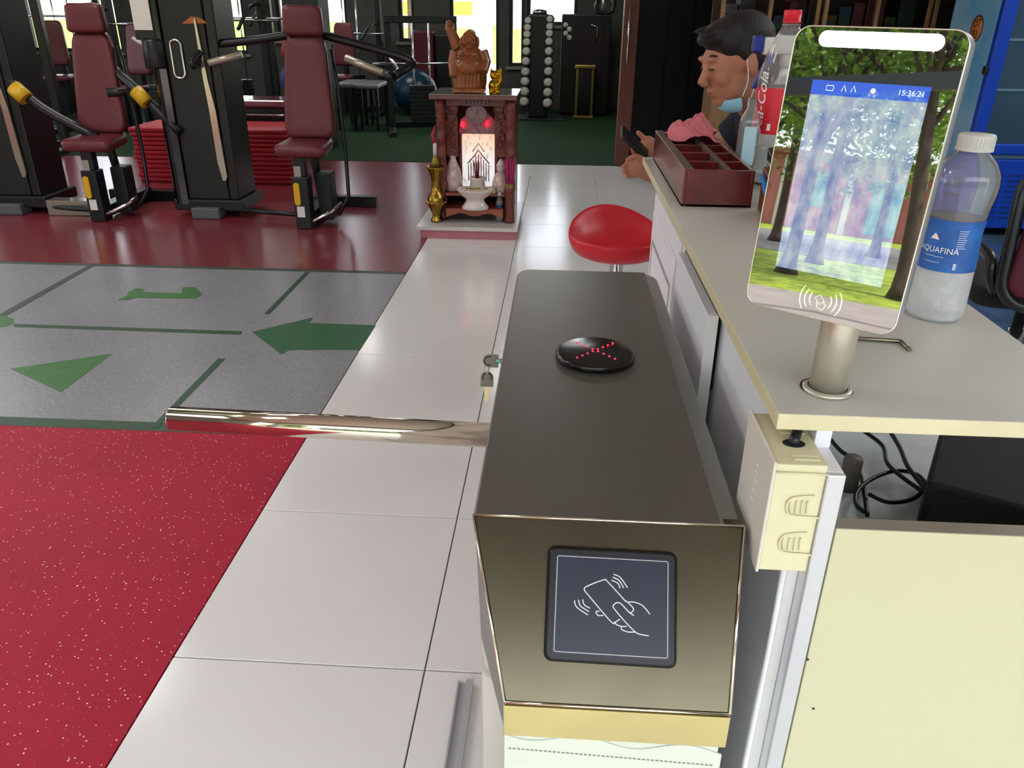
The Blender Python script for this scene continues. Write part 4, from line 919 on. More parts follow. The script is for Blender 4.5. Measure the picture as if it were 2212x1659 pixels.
b = MB(); b.ball(fc_+Vector((0, -.005, .155)), (.030, .030, .034)); b.lathe([(.034, .17), (.026, .19), (.012, .215), (0, .228)], 16, fc_+Vector((0, -.005, 0))); b.build('head', M_wcer, fg)
ip_ = Vector((pcx, y0+.085, SZ)); b = MB(); b.lathe([(.045, 0), (.048, .01), (.054, .04), (.050, .07), (.056, .088), (.056, .098), (.048, .098), (.046, .085)], 24, ip_); io = thing('incense_pot', 'pale ceramic incense pot with red sticks in the altar', 'incense pot', ip_); b.build('pot', M_wcer, io)
for k in range(14):
    a, q = rnd.uniform(-1, 1), rnd.uniform(-1, 1); b = MB(); b.tube([ip_+Vector((a*.014, q*.014, .085)), ip_+Vector((a*.025, q*.02, .19+.02*rnd.random()))], .0022, 5); b.build('incense_stick', mat('maroon_stick', '#7c1e3a', .7), io)
cup0 = None
for k in range(5):
    cpos = (pcx-.105+k*.052+(.012 if k > 2 else 0), y0+.028, SZ)
    if cup0 is None:
        b = MB(); b.lathe([(.013, 0), (.017, .006), (.019, .040), (.017, .040), (.015, .008), (0, .006)], 16); cup0 = b.build('offering_cup', mat('ivory_ceramic', '#cdbf9a', .3, var=.06, coat=.4)); cup0.location = cpos; tag(cup0, 'tiny ivory offering cup in the row before the incense pot', 'cup', 'offering cups on the altar')
        b = MB(); b.lathe([(.0192, .030), (.0196, .034), (.0192, .038)], 16, cap=False); r0 = b.build('cup_band', mat('gold_band', '#9c8240', .3, .8), cup0, world=False)
    else:
        o = cup0.copy(); C.objects.link(o); o.location = cpos; r1_ = r0.copy(); C.objects.link(r1_); r1_.parent = o
# footed fruit bowl
bc = Vector((pcx-.005, y0-.0, PZ+.0955)); bc.y = y0+.03-.07; b = MB()
prof = [(.088, 0), (.092, .012), (.070, .040), (.060, .058), (.066, .070), (.10, .095), (.122, .125), (.126, .132), (.120, .134), (.09, .108), (.05, .095), (0, .092)]
rings = [[bc+Vector((r_*math.cos(t)*(1+(.03*math.cos(16*t) if z_ > .11 else 0)), r_*math.sin(t)*(.8), z_*1.0)) for t in [2*math.pi*k/48 for k in range(48)]] for r_, z_ in prof]
b.loft(rings); tag(b.build('footed_bowl', M_wcer), 'white footed fruit bowl with scalloped rim on the lower altar shelf', 'bowl')
# brass vase on the platform
vb = at_z(944, 478, PZ); b = MB(); b.lathe([(.040, 0), (.042, .012), (.030, .03), (.028, .05), (.040, .075), (.060, .12), (.062, .15), (.050, .18), (.032, .205), (.027, .25), (.032, .30), (.048, .345), (.062, .365), (.060, .37), (.045, .352), (.03, .32)], 28, vb)
bv = thing('brass_vase', 'tall brass vase on the left of the altar platform', 'vase', vb); b.build('vase_body', M_brass, bv)
b = MB(); b.lathe([(.028, .36), (.026, .40), (.012, .43), (.010, .45)], 16, vb); b.build('vase_insert', mat('olive_brass', '#8a7a2c', .4, .6), bv)
b = MB(); b.tube([vb+Vector((0, 0, .44)), vb+Vector((.002, 0, .52))], .012, 10); b.build('candle', mat('candle_white', '#cfc4cc', .5), bv)
b = MB(); b.tube([vb+Vector((.0, 0, .52)), vb+Vector((-.012, 0, .57)), vb+Vector((.008, 0, .63))], [.012, .010, .003], 8); b.build('ribbon', mat('red_ribbon', '#b02a33', .6), bv)
b = MB()
for k in range(10): a = 2*math.pi*k/10; b.ball(vb+Vector((.060*math.cos(a), .060*math.sin(a), .132)), .012, 8, 6)
b.build('relief', M_brass, bv)
# small water bottle at the altar
wv = at_z(1079, 478, PZ); b = MB(); b.lathe([(.024, 0), (.027, .008), (.027, .05), (.025, .07), (.027, .095), (.026, .13), (.015, .165), (.011, .17), (.011, .18)], 20, wv)
ab = thing('altar_water_bottle', 'small clear water bottle with blue label on the altar platform', 'bottle', wv); b.build('bottle_body', M_pet, ab)
b = MB(); b.lathe([(.0276, .05), (.0276, .115)], 20, wv, cap=False); b.build('label', mat('navy_label', '#1d3a78', .4, var=.1), ab)
b = MB(); b.lathe([(.0135, .176), (.0135, .196), (0, .197)], 16, wv); b.build('cap', mat('frosted_white_cap', '#c9ccc6', .45, var=.02), ab)
# incense bundle in a carved wooden holder
hi = at_z(1100, 480, PZ); ho = thing('incense_holder', 'carved wooden tube filled with pink incense sticks beside the altar', 'incense holder', hi)
b = MB(); b.lathe([(.038, 0), (.036, .02), (.032, .03), (.032, .20), (.037, .215), (.037, .23), (.027, .23), (.025, .05), (0, .05)], 20, hi); b.build('holder_tube', M_rosec, ho)
for k in range(60):
    a, r_ = rnd.uniform(0, 6.28), .024*math.sqrt(rnd.random()); d = Vector((math.cos(a)*r_, math.sin(a)*r_, 0)); tl = .40+.03*rnd.random(); e_ = d*1.7+Vector((.012 if k % 9 == 0 else 0, 0, 0))*2
    b = MB(); b.tube([hi+d+Vector((0, 0, .06)), hi+d*1.15+Vector((0, 0, .265))], .0020, 4); b.cur = 1; b.tube([hi+d*1.15+Vector((0, 0, .265)), hi+e_+Vector((0, 0, tl))], .0038, 5); b.build('incense_stick', [mat('bamboo', '#a58a58', .7), mat('magenta_stick', '#a52a62', .75)], ho)
# carved laughing statue on top
ZT = zt+.0045
bd = at_y(1012, 190, y0+.05); bo = Vector((bd.x, y0+.09, ZT))
M_bud = mat('honey_wood', '#8a4c22', .32, var=.22, scale=14, coat=.3, bump=.15, bscale=40)
st = thing('wooden_statue', 'honey brown carved wooden statue of a laughing round-bellied monk', 'statue', bo)
V = lambda x, y, z: bo+Vector((x, y, z))
b = MB()
b.ball(V(0, -.02, .165), (.090, .078, .070), 24, 16); b.ball(V(0, .01, .22), (.092, .062, .07), 24, 16); b.loft([[V(r_*math.cos(t), r_*.75*math.sin(t), z) for t in [2*math.pi*k/24 for k in range(24)]] for r_, z in ((.098, .03), (.094, .07), (.088, .12), (.085, .17))])
b.ball(V(.008, -.022, .315), (.052, .050, .058), 20, 14); b.ball(V(.012, 0, .35), (.035, .035, .03), 14, 10)
for s_ in (1, -1): b.ball(V(.008+s_*.052, -.01, .305), (.012, .012, .034), 10, 8); b.ball(V(.008+s_*.026, -.062, .305), (.018, .014, .014), 10, 8); b.ball(V(s_*.042, -.06, .235), (.020, .014, .014), 10, 8); b.ball(V(.008+s_*.02, -.066, .328), (.014, .008, .006), 10, 8)
b.ball(V(.008, -.072, .31), (.010, .012, .012), 10, 8); b.ball(V(.008, -.066, .275), (.026, .012, .008), 10, 8)
b.tube([V(.085, 0, .25), V(.11, -.01, .19), V(.10, -.05, .13)], [.04, .036, .028], 14); b.tube([V(-.085, 0, .25), V(-.10, -.01, .18), V(-.095, -.03, .10)], [.036, .034, .03], 14)
b.tube([V(-.07, .015, .27), V(-.098, .015, .33), V(-.122, .015, .385), V(-.132, .015, .43)], [.040, .034, .030, .012], 12); b.ball(V(-.108, .015, .385), (.026, .02, .03), 12, 8)
for k in range(7): x = -.07+k*.023; b.tube([V(x, -.072+.06*(x/.1)**2, .035), V(x*1.05, -.070+.05*(x/.1)**2, .12)], .007, 8)
for s_ in (1, -1): b.ball(V(s_*.085, .02, .10), (.03, .04, .10), 14, 10)
o = b.build('figure', M_bud, st); r_ = o.modifiers.new('r', 'REMESH'); r_.mode = 'VOXEL'; r_.voxel_size = .0036; r_.use_smooth_shade = True
s_ = o.modifiers.new('s', 'SMOOTH'); s_.iterations = 2
b = MB(); b.box(bo.x-.105, bo.x+.105, bo.y-.085, bo.y+.08, ZT, ZT+.032); b.build('statue_base', M_bud, st, bevel=.008)
for k in range(3): b = MB(); b.box(bo.x-.085+k*.06, bo.x-.035+k*.06, bo.y-.092, bo.y-.083, ZT+.008, ZT+.026); b.build('base_panel', M_bud, st, bevel=.004)
# golden beckoning cat
gc = at_y(1068, 191, y0+.03); go = Vector((gc.x, y0+.06, ZT)); M_gold = mat('shiny_gold', '#c99a1c', .14, 1.0, var=.12, scale=30)
ct_ = thing('golden_cat', 'small shiny golden cat figurine with raised paw on the altar top', 'figurine', go); G = lambda x, y, z: go+Vector((x, y, z))
b = MB(); b.ball(G(0, 0, .045), (.042, .036, .046)); b.ball(G(0, -.002, .112), (.032, .028, .030)); b.tube([G(.03, 0, .07), (G(.040, -.005, .10)), G(.036, -.008, .135)], [.013, .012, .014], 10); b.ball(G(.036, -.010, .14), .014)
for s_ in (1, -1): b.tube([G(s_*.018, 0, .13), G(s_*.023, 0, .152)], [.012, .003], 8); b.ball(G(s_*.022, -.03, .014), (.016, .018, .014))
b.ball(G(0, -.028, .105), (.012, .008, .009)); b.ball(G(-.012, -.034, .055), (.016, .010, .018))
o = b.build('figure', M_gold, ct_); r_ = o.modifiers.new('r', 'REMESH'); r_.mode = 'VOXEL'; r_.voxel_size = .003; r_.use_smooth_shade = True
b = MB(); b.ball(G(-.004, -.040, .068), (.012, .006, .009), 10, 8); b.build('green_charm', mat('green_gloss', '#3f7a1c', .2, .5), ct_)
b = MB(); b.lathe([(.036, 0), (.036, .008), (.030, .010)], 20, go); b.build('figurine_base', M_gold, ct_)
# ================================================================== GYM
M_pad = mat('maroon_vinyl', '#632830', .40, var=.06, scale=8, bump=.04, bscale=300)
M_blk = mat('black_powder_coat', '#15171b', .35, var=.08)
M_gun = mat('graphite_panel', '#14191b', .42, var=.1, scale=5)
M_gloss = mat('glossy_black_cover', '#0b0b0e', .12, var=0, coat=.6)
M_yel = mat('yellow_plastic', '#d6a81e', .4, var=.04)
M_stk = mat('white_sticker', '#d9d8d2', .5, var=.03)
M_foam = mat('pale_grip', '#b5ae9c', .3, .5, var=.06)
def pad(b, c, w0, w1, h, t, M, r=.03, n=5):
    """upholstered pad: rounded trapezoid (w0 bottom, w1 top, height h) of thickness t, in frame M (x across, y up, z out)"""
    def outl(s_, z_):
        out = []
        for x, y in rrect(1, 1, .16, n):
            w_ = w0+(w1-w0)*(y+.5); out.append(M @ Vector((x*(w_-s_), y*(h-s_), z_)))
        return out
    b.loft([outl(.02, 0), outl(0, .012), outl(0, t-.018), outl(.016, t-.005), outl(.05, t), outl(.16, t+.002)])
def seat_unit(base, lbl, grp, arms, rz=0.):
    """plate-free press machine seat: post, seat, backrest, headrest, rear frame. base = foot of the front post, facing -Y"""
    t = thing('press_machine', lbl, 'gym machine', base, rz, grp); O = Matrix.Translation(Vector((0, 0, 0)))
    def bb(n_, x0, x1, y0, y1, z0, z1, m=M_blk, bev=.006, par=None): b = MB(); b.box(x0, x1, y0, y1, z0, z1); return b.build(n_, m, par or t, world=False, bevel=bev)
    post = bb('seat_post', -.055, .055, 0, .11, 0, .36, M_blk, .008); bb('seat_tube', -.04, .04, .02, .09, .36, .50, M_gun)
    bb('height_scale', -.035, .012, .016, .02, .345, .43, mat('scale_plate', '#9a978c', .4, .3), .001)
    b = MB(); b.prism([Vector((x-.022, -.012, .245+y)) for x, y in rrect(.042, .155, .02, 5)], (0, .014, 0)); b.build('adjust_lever', M_yel, t, world=False, bevel=.003)
    bb('sticker', -.035, .018, -.001, .0, .085, .16, M_stk, 0)
    b = MB(); pad(b, None, .36, .30, .36, .075, frame_m((.02, .16, .50), (1, 0, -.10), (0, -.06, 1)), .04); b.build('seat', M_pad, t, world=False)
    zz = Vector((0, -1, .13)); MB_ = frame_m((.03, .34, .905), (1, 0, 0), zz); b = MB(); pad(b, None, .36, .27, .66, .07, MB_); b.build('backrest', M_pad, t, world=False)
    MH_ = frame_m((.035, .35, 1.325), (1, 0, 0), Vector((0, -1, .05))); b = MB(); pad(b, None, .275, .25, .185, .075, MH_); b.build('headrest', M_pad, t, world=False)
    b = MB(); b.tube([(.03, .40, 1.42), (.03, .37, 1.1), (.03, .33, .6), (.03, .30, .45), (.05, .35, .06)], .03, 10); b.build('back_frame', M_blk, t, world=False)
    b = MB(); b.tube([(.19, .38, 1.15), (.225, .36, .9), (.25, .33, .4), (.255, .30, .18), (.2, .2, .06)], .014, 8); b.build('side_rail', M_blk, t, world=False)
    bb('base_beam', -.05, .05, .11, .75, .02, .10); bb('rear_foot', -.3, .35, .72, .80, 0, .08)
    b = MB(); b.tube([(.06, .02, .055), (.17, .10, .10), (.23, .18, .15)], .014, 8); b.build('foot_bar', M_chrome, t, world=False)
    bb('weight_cover', .07, .17, .16, .30, .03, .36, M_gun, .01)
    for n_, pts, r_, m_ in arms:
        b = MB(); b.tube(smooth_path(pts, 4) if len(pts) > 2 else pts, r_, 10); b.build(n_, m_, t, world=False)
    return t
bR = Vector((-1.775, 5.35, 0))
armsR = [('press_arm', [(-.06, .42, 1.24), (-.35, .40, 1.20), (-.62, .36, 1.17), (-.68, .30, 1.13), (-.72, .22, 1.06)], .028, M_blk),
         ('press_arm', [(.12, .42, 1.24), (.42, .40, 1.17), (.70, .36, 1.10), (.755, .30, 1.06), (.66, .18, 1.0)], .028, M_blk),
         ('grip', [(-.62, .25, 1.06), (-.40, .30, 1.115)], .024, M_foam), ('grip', [(.31, .30, 1.10), (.58, .22, 1.015)], .024, M_foam),
         ('grip_end', [(-.73, .22, 1.05), (-.70, .225, 1.06)], .034, M_gun), ('grip_end', [(.60, .215, 1.0), (.65, .20, .985)], .034, M_gun)]
seat_unit(bR, 'maroon press machine seat with wide black arms and pale grips', 'maroon press machine seats', armsR)
bL = Vector((-3.30, 5.42, 0))
armsL = [('lever_arm', [(-.62, .25, .98), (-.35, .20, .75), (.02, .18, .56)], .032, M_blk), ('lever_arm', [(.12, .36, 1.02), (.34, .26, .86), (.62, .20, .60)], .032, M_blk),
         ('yellow_collar', [(-.52, .2, .885), (-.44, .19, .81)], .055, M_yel), ('yellow_collar', [(.33, .24, .87), (.41, .22, .79)], .05, M_yel),
         ('white_rod', [(.24, .5, 1.20), (.62, .55, .96)], .012, M_stk), ('hand_hold', [(.20, .1, .87), (.32, .15, .87)], .03, M_gun)]
tL = seat_unit(bL, 'maroon machine seat between two towers with yellow collars', 'maroon press machine seats', armsL)
def tower(loc, label, w_=.50):
    t = thing('weight_tower', label, 'gym machine', loc, 0, 'black weight stack towers'); hw = w_/2
    def bb(n_, x0, x1, y0, y1, z0, z1, m=M_gun, bev=.01): b = MB(); b.box(x0, x1, y0, y1, z0, z1); return b.build(n_, m, t, world=False, bevel=bev)
    b = MB(); ol = [(-hw, .38), (-hw, .12)]+[(-hw+.10-.10*math.cos(R_(a)), .10-.12*math.sin(R_(a))) for a in range(20, 100, 16)]+[(-hw+.13, .0), (-hw+.13, .38)]
    b.prism([Vector((x, y, .10)) for x, y in ol], (0, 0, 1.9)); b.build('curved_cover', M_gloss, t, world=False)
    bb('front_panel', -hw+.13, hw-.07, .02, .38, .13, 2.0); bb('edge_panel', hw-.07, hw, .03, .38, .13, 2.0, M_blk)
    b = MB(); b.loft([[Vector((x0+dx, .004, z)) for dx in (0, w2)]+[Vector((x0+dx, .022, z)) for dx in (w2, 0)] for x0, w2, z in ((hw-.13, .012, 1.33), (hw-.125, .03, .95), (hw-.115, .045, .75), (hw-.110, .05, .40), (hw-.095, .04, .30), (hw-.09, .02, .27))], smooth=False); b.build('chrome_strip', mat('warm_chrome', '#b9b0a0', .2, .9), t, world=False)
    b = MB(); b.tube([Vector((-.035+x, .012, 1.08+y)) for x, y in rrect(.075, .24, .032, 6)], .009, 8, closed=True); b.build('oval_ring', M_chrome, t, world=False)
    b = MB(); b.prism([Vector((-.035+x, .013, 1.08+y)) for x, y in rrect(.07, .235, .03, 6)], (0, .008, 0)); b.build('oval_plate', M_blk, t, world=False)
    b = MB(); b.prism([Vector(p) for p in ((.03, .016, 1.30), (.21, .016, 1.305), (.15, .016, 1.34), (.10, .016, 1.345))], (0, .005, 0)); b.build('orange_badge', mat('orange_badge', '#a8622c', .45), t, world=False)
    bb('placard_backing', -hw-.03, -hw+.105, -.03, -.018, 1.20, 1.9, M_blk, .003)
    bb('placard', -hw-.025, -hw+.10, -.036, -.03, 1.26, 1.50, M_stk, .001)
    bb('placard_header', -hw-.025, -hw+.10, -.036, -.03, 1.50, 1.53, mat('orange_badge', '#a8622c', .45), .001)
    b = MB(); b.lathe([(.075, 1.02), (.08, 1.03), (.08, 1.19), (.07, 1.21)], 20, (-hw+.06, .03, 0)); b.build('pulley_cover', M_blk, t, world=False)
    bb('base_plate', -hw+.02, hw+.04, .0, .42, .05, .13, M_blk); bb('foot_block', -.09, .12, -.05, .08, 0, .08, mat('grey_block', '#55585c', .5)); bb('foot_block', -.1, .12, .3, .42, 0, .06, M_blk)
    b = MB(); b.tube([(hw-.05, .03, .06), (hw+.62, -.12, .06)], .018, 8); b.build('link_bar', M_gun, t, world=False)
    return t
t1 = tower((-2.585, 5.62, 0), 'black weight tower with chrome strip and white placard between the seats')
t2 = dup(t1, (-4.07, 5.60, 0), None, 'black weight tower with chrome strip next to the yellow-collared machine')
b = MB(); b.box(-3.85, -3.42, 5.50, 5.62, .03, .14); b.box(-3.20, -3.02, 5.38, 5.55, .03, .07)
o = MB(); o.box(-3.765, -3.38, 5.58, 5.70, .0, .11); tag(o.build('foot_platform', mat('satin_steel_plate', '#a9a6a2', .22, .8, var=.05), bevel=.006), 'shiny steel foot platform by the left machine post', 'platform')
o = MB(); o.prism([at_z(x, y, .03) for x, y in ((232, 447), (270, 434), (272, 444), (238, 458))], (0, 0, .012)); 
# stacked red step mats
M_mat = mat('red_foam_mat', '#a5202c', .42, var=.08, scale=4)
xm0, xm1, ym0 = -3.72, -2.34, 6.86
b = MB(); b.prism([Vector((-.69, 0, 0)), Vector((.66, 0, 0)), Vector((.69, .03, 0)), Vector((.69, .30, 0)), Vector((.66, .55, 0)), Vector((-.69, .55, 0))], (0, 0, .037)); m0 = b.build('exercise_mat', M_mat, bevel=.012, seg=3)
names = ['bottom red exercise mat of the tall stack']+['red exercise mat within the tall stack behind the machines']*10+['top red exercise mat of the tall stack']
for k in range(12):
    o = m0 if k == 0 else m0.copy()
    if k: C.objects.link(o)
    o.location = ((xm0+xm1)/2+rnd.uniform(-.012, .012), ym0+rnd.uniform(-.01, .01), .001+k*.0385); o.rotation_euler = (0, 0, rnd.uniform(-.006, .006)); tag(o, names[k], 'mat', 'stacked red exercise mats')
# flat bench behind with glossy top
bn = thing('flat_bench', 'long flat bench with glossy maroon pad behind the red mats', 'bench', (-2.9, 7.75, 0))
b = MB(); b.box(-3.75, -2.55, 7.55, 7.95, .56, .63); b.build('bench_pad', mat('glossy_maroon', '#7d4450', .12, var=.04, coat=.8), bn, bevel=.025, seg=3)
b = MB(); b.box(-3.7, -2.6, 7.60, 7.9, .42, .56); b.build('bench_frame', M_blk, bn, bevel=.01)
for x in (-3.6, -2.7):
    for y in (7.65, 7.85): b = MB(); b.box(x-.03, x+.03, y-.03, y+.03, 0, .42); b.build('leg', M_blk, bn, bevel=.004)
b = MB(); b.tube([(-3.72, 7.54, .50), (-2.58, 7.54, .50)], .012, 8); b.build('chrome_rail', M_chrome, bn)
# background machines
def machine(loc, rz, label, h=1.9, w_=.9, pads=True, bars=True, seed=0):
    q = random.Random(seed); t = thing('weight_machine', label, 'gym machine', loc, rz, 'dark weight machines at the back')
    def bb(n_, x0, x1, y0, y1, z0, z1, m=M_blk, bev=.008): b = MB(); b.box(x0, x1, y0, y1, z0, z1); return b.build(n_, m, t, world=False, bevel=bev)
    for x in (-w_/2, w_/2): bb('upright', x-.04, x+.04, -.05, .05, .06, h); bb('floor_beam', x-.04, x+.04, -.6, .5, 0, .06)
    bb('top_beam', -w_/2-.04, w_/2+.04, -.05, .05, h, h+.08); bb('rear_beam', -w_/2, w_/2, .30, .38, .0, .07)
    for k in range(9): bb('weight_plate', -.16, .16, .04, .16, .09+k*.05, .135+k*.05, M_gun, .004)
    for x in (-.1, .1): b = MB(); b.tube([(x, .10, .06), (x, .10, h)], .010, 8); b.build('guide_rod', M_chrome, t, world=False)
    if pads:
        b = MB(); pad(b, None, .32, .26, .55, .07, frame_m((q.uniform(-.1, .1), -.25, .95), (1, 0, 0), (0, -1, .12))); b.build('backrest', M_pad, t, world=False)
        b = MB(); pad(b, None, .34, .30, .36, .07, frame_m((0, -.45, .50), (1, 0, 0), (0, 0, 1))); b.build('seat', M_pad, t, world=False); bb('seat_post', -.04, .04, -.46, -.38, .06, .5)
        bb('back_post', -.03, .03, -.24, -.16, .06, 1.15)
    if bars:
        b = MB(); b.tube(smooth_path([(-w_/2, -.05, h*.72), (-w_/2+.02, -.35, h*.70), (-w_/2+.1, -.55, h*.60)], 4), .018, 8); b.build('lever_arm', M_chrome, t, world=False)
        b = MB(); b.tube(smooth_path([(w_/2, -.05, h*.72), (w_/2-.02, -.35, h*.70), (w_/2-.1, -.55, h*.60)], 4), .018, 8); b.build('lever_arm', M_blk, t, world=False)
        b = MB(); b.tube([(-w_/2-.2, -.08, h*.64), (w_/2+.2, -.08, h*.64)], .013, 8); b.build('cross_bar', M_chrome, t, world=False)
    return t
machine((-3.75, 9.1, 0), R_(4), 'dark weight machine with maroon backrest seen past the black tower', 2.0, 1.0, True, True, 1)
machine((-4.95, 9.9, 0), R_(-10), 'dark weight machine behind the yellow-collared seat', 1.9, .9, True, True, 2)
machine((-5.7, 8.2, 0), R_(10), 'dark weight machine by the left windows', 2.1, 1.0, True, False, 3)
machine((-4.3, 10.9, 0), R_(5), 'dark weight machine at the back left', 2.0, 1.0, True, True, 4)
machine((-3.05, 12.0, 0), R_(-4), 'dark weight machine in front of the back windows', 1.7, .9, True, True, 5)
machine((-1.75, 10.4, 0), R_(12), 'dark low machine right of the square column', 1.25, .8, False, True, 6)
machine((-6.8, 11.3, 0), R_(12), 'dark weight machine in the far left corner', 2.0, 1.0, True, True, 7)
machine((-6.6, 9.4, 0), R_(-8), 'dark weight machine between the left windows', 1.9, .9, True, True, 9)
px0, px1 = at_y(612, 40, 9.4).x, at_y(690, 40, 9.4).x
b = MB(); b.box(px0, px1, 9.4, 9.4+(px1-px0), -.012, 3.1); struct(b.build('pillar_9', mat('dark_green_pillar', '#2c322e', .6, var=.08)))
# two step benches near the ball
for k, (px_, py_) in enumerate(((752, 178), (800, 180))):
    c_ = at_y(px_, py_, 10.4); s_ = thing('step_bench', ['low grey-topped bench left of the other near the blue ball', 'low grey-topped bench closest to the blue ball'][k], 'bench', (c_.x, 10.4, 0), 0, 'low benches by the blue ball')
    b = MB(); b.box(-.14, .14, -.2, .5, c_.z-.05, c_.z); b.build('bench_top', mat('grey_top', '#7d7c86', .3), s_, world=False, bevel=.015)
    for x in (-.1, .1):
        for y in (-.14, .44): b = MB(); b.box(x-.02, x+.02, y-.02, y+.02, 0, c_.z-.05); b.build('leg', M_blk, s_, world=False)
# plates tree with colour discs
pt = at_y(640, 130, 8.8); tr2 = thing('plate_tree', 'plate tree with red and blue weight discs behind the press machine', 'weight rack', (pt.x, 8.75, 0))
b = MB(); b.box(-.04, .04, .05, .13, .06, 1.3); b.build('upright', M_blk, tr2, world=False); b = MB(); b.box(-.3, .3, -.2, .3, 0, .06); b.build('base', M_blk, tr2, world=False)
for z_, col, r_ in ((1.0, '#8a2a22', .13), (.72, '#223a6a', .17)):
    b = MB(); M90 = Matrix.Rotation(R_(90), 3, 'X'); b.lathe([(.02, -.02), (r_, -.02), (r_, .02), (.02, .02)], 28, (.0, 0.0, z_), M=M90); d_ = b.build('weight_disc', mat('disc_'+col, col, .45), tr2, world=False)
    b = MB(); b.lathe([(.015, -.06), (.015, .05)], 12, (.0, 0, z_), M=M90); b.build('peg', M_chrome, tr2, world=False)
# blue exercise ball
bc_ = at_y(897, 195, 12.0); b = MB(); b.ball((0, 0, .315), .315, 48, 32); bl = b.build('exercise_ball', mat('dark_blue_rubber', '#123149', .3, var=.05)); bl.location = (bc_.x, 12.0, .004); tag(bl, 'dark blue exercise ball on the green turf', 'ball')
b = MB(); b.lathe([(.0, .0), (.012, .001), (.012, .004), (0, .005)], 12, (0, -.316, .315), M=Matrix.Rotation(R_(90), 3, 'X')); b.build('valve_plug', M_stk, bl, world=False)
# dumbbell tower
ry = 11.6; rc_ = at_y(1162, 140, ry); rk = thing('dumbbell_tower', 'tall black upright rack holding dumbbells in two columns', 'rack', (rc_.x, ry+.1, 0))
rl, rr_ = at_y(1141, 140, ry).x, at_y(1184, 140, ry).x
b = MB(); b.box(rl-.0, rr_+.0, ry+.06, ry+.36, .03, 1.36); b.build('column', mat('rack_black', '#101214', .35, var=.1), rk, bevel=.03, seg=3)
b = MB(); b.box(rl-.25, rr_+.25, ry-.05, ry+.45, 0, .03); b.build('base', M_blk, rk, bevel=.006)
b = MB(); b.lathe([(.10, 1.36), (.10, 1.40), (.03, 1.42)], 16, ((rl+rr_)/2, ry+.2, 0)); b.build('top_cap', M_chrome, rk)
db0 = None; M_cap = mat('dumbbell_end', '#bdb9b0', .4, var=.1, scale=30)
for col_, xs_, ys_ in ((0, 1136, (45, 60, 75, 92, 112, 134, 157, 178, 200, 222)), (1, 1186, (42, 58, 73, 91, 112, 134, 156, 180, 202, 225))):
    for k, yy in enumerate(ys_):
        sc_k = .058+.0022*k; p_ = at_y(xs_+(-3 if col_ else -1)*0+(4-k*.9 if col_ == 0 else 2-k*.6), yy, ry-.05)
        t = thing('dumbbell', '', 'dumbbell', (p_.x, ry+.16, p_.z), 0, 'dumbbells on the black tower')
        side_ = ('window', 'wall')[col_]
        t['label'] = 'pale-capped dumbbell on the %s side of the tower, %s from top' % (side_, ['first', 'second', 'third', 'fourth', 'fifth', 'sixth', 'seventh', 'eighth', 'ninth', 'tenth'][k])
        Mx = Matrix.Rotation(R_(90), 3, 'X')
        b = MB(); b.lathe([(.012, -.12), (.012, .12)], 10, M=Mx); b.build('handle', M_chrome, t, world=False)
        for s_ in (1, -1):
            b = MB(); b.lathe([(.02, .05), (sc_k, .055), (sc_k, .115), (sc_k-.008, .122)], 20, M=Matrix.Rotation(R_(90)*s_, 3, 'X')); hd_ = b.build('weight_head', M_blk, t, world=False)
            b = MB(); b.lathe([(sc_k-.010, .1222), (.018, .1235), (.012, .121), (0, .121)], 20, M=Matrix.Rotation(R_(90)*s_, 3, 'X')); b.build('end_cap', M_cap, hd_, world=False)
        xa = rl if col_ == 0 else rr_
        b = MB(); b.box(min(p_.x, xa), max(p_.x, xa), ry+.12, ry+.20, p_.z-.022, p_.z-.0125); b.build('cradle', M_blk, rk)
# black cabinet machine, gilt stand, hoop machine
bm = thing('cable_station', 'large black cable station beside the dumbbell tower', 'gym machine', (.35, 12.3, 0))
xa, xb = at_y(1212, 100, 12.2).x, at_y(1318, 100, 12.2).x
b = MB(); b.box(xa, xb, 12.2, 12.6, .03, 1.36); b.build('cabinet', mat('rack_black', '#101214', .35, var=.1), bm, bevel=.02)
b = MB(); b.box(xa+.12, xb-.12, 12.17, 12.2, .3, 1.2); b.build('dark_red_panel', mat('dark_red_panel', '#1c0a0e', .5), bm)
for k in range(4):
    b = MB(); b.lathe([(.0, -.02), (.035, -.02), (.035, .02), (0, .02)], 14, at_y(1222+8*(k % 2), 54+9*k, 12.17), M=Matrix.Rotation(R_(90), 3, 'X')); b.build('plate_end', M_stk, bm)
b = MB(); b.tube([at_y(1276, 53, 12.15), at_y(1290, 58, 12.15), at_y(1288, 88, 12.15)], .012, 6); b.build('pull_handle', M_chrome, bm)
b = MB(); b.tube([at_y(x, y, 12.25) for x, y in ((1293, 0), (1288, 12), (1292, 26), (1308, 30), (1324, 24), (1328, 8), (1322, -8))], .03, 8); b.build('hoop', M_blk, bm)
b = MB(); b.tube([at_y(1303, 30, 12.2), at_y(1305, -20, 12.2)], .02, 8); b.build('mast', M_chrome, bm)
gs = thing('gilt_stand', 'small gilt framed stand with dark glass sides on the turf', 'stand', (at_z(1262, 243, 0).x, 11.9, 0))
ga, gb = at_y(1243, 200, 11.85).x, at_y(1281, 200, 11.85).x; gz = at_y(1262, 140, 11.85).z
M_gilt = mat('gilt_metal', '#8a7a42', .3, .9, var=.15)
b = MB(); b.box(ga-.02, gb+.02, 11.80, 12.10, gz-.05, gz); b.build('stand_top', M_gilt, gs, bevel=.01); b = MB(); b.box(ga-.02, gb+.02, 11.80, 12.10, .0045, .05); b.build('stand_base', M_gilt, gs, bevel=.01)
for x in (ga, gb-.03):
    for y in (11.82, 12.05): b = MB(); b.box(x, x+.03, y, y+.03, .05, gz-.05); b.build('leg', M_gilt, gs)
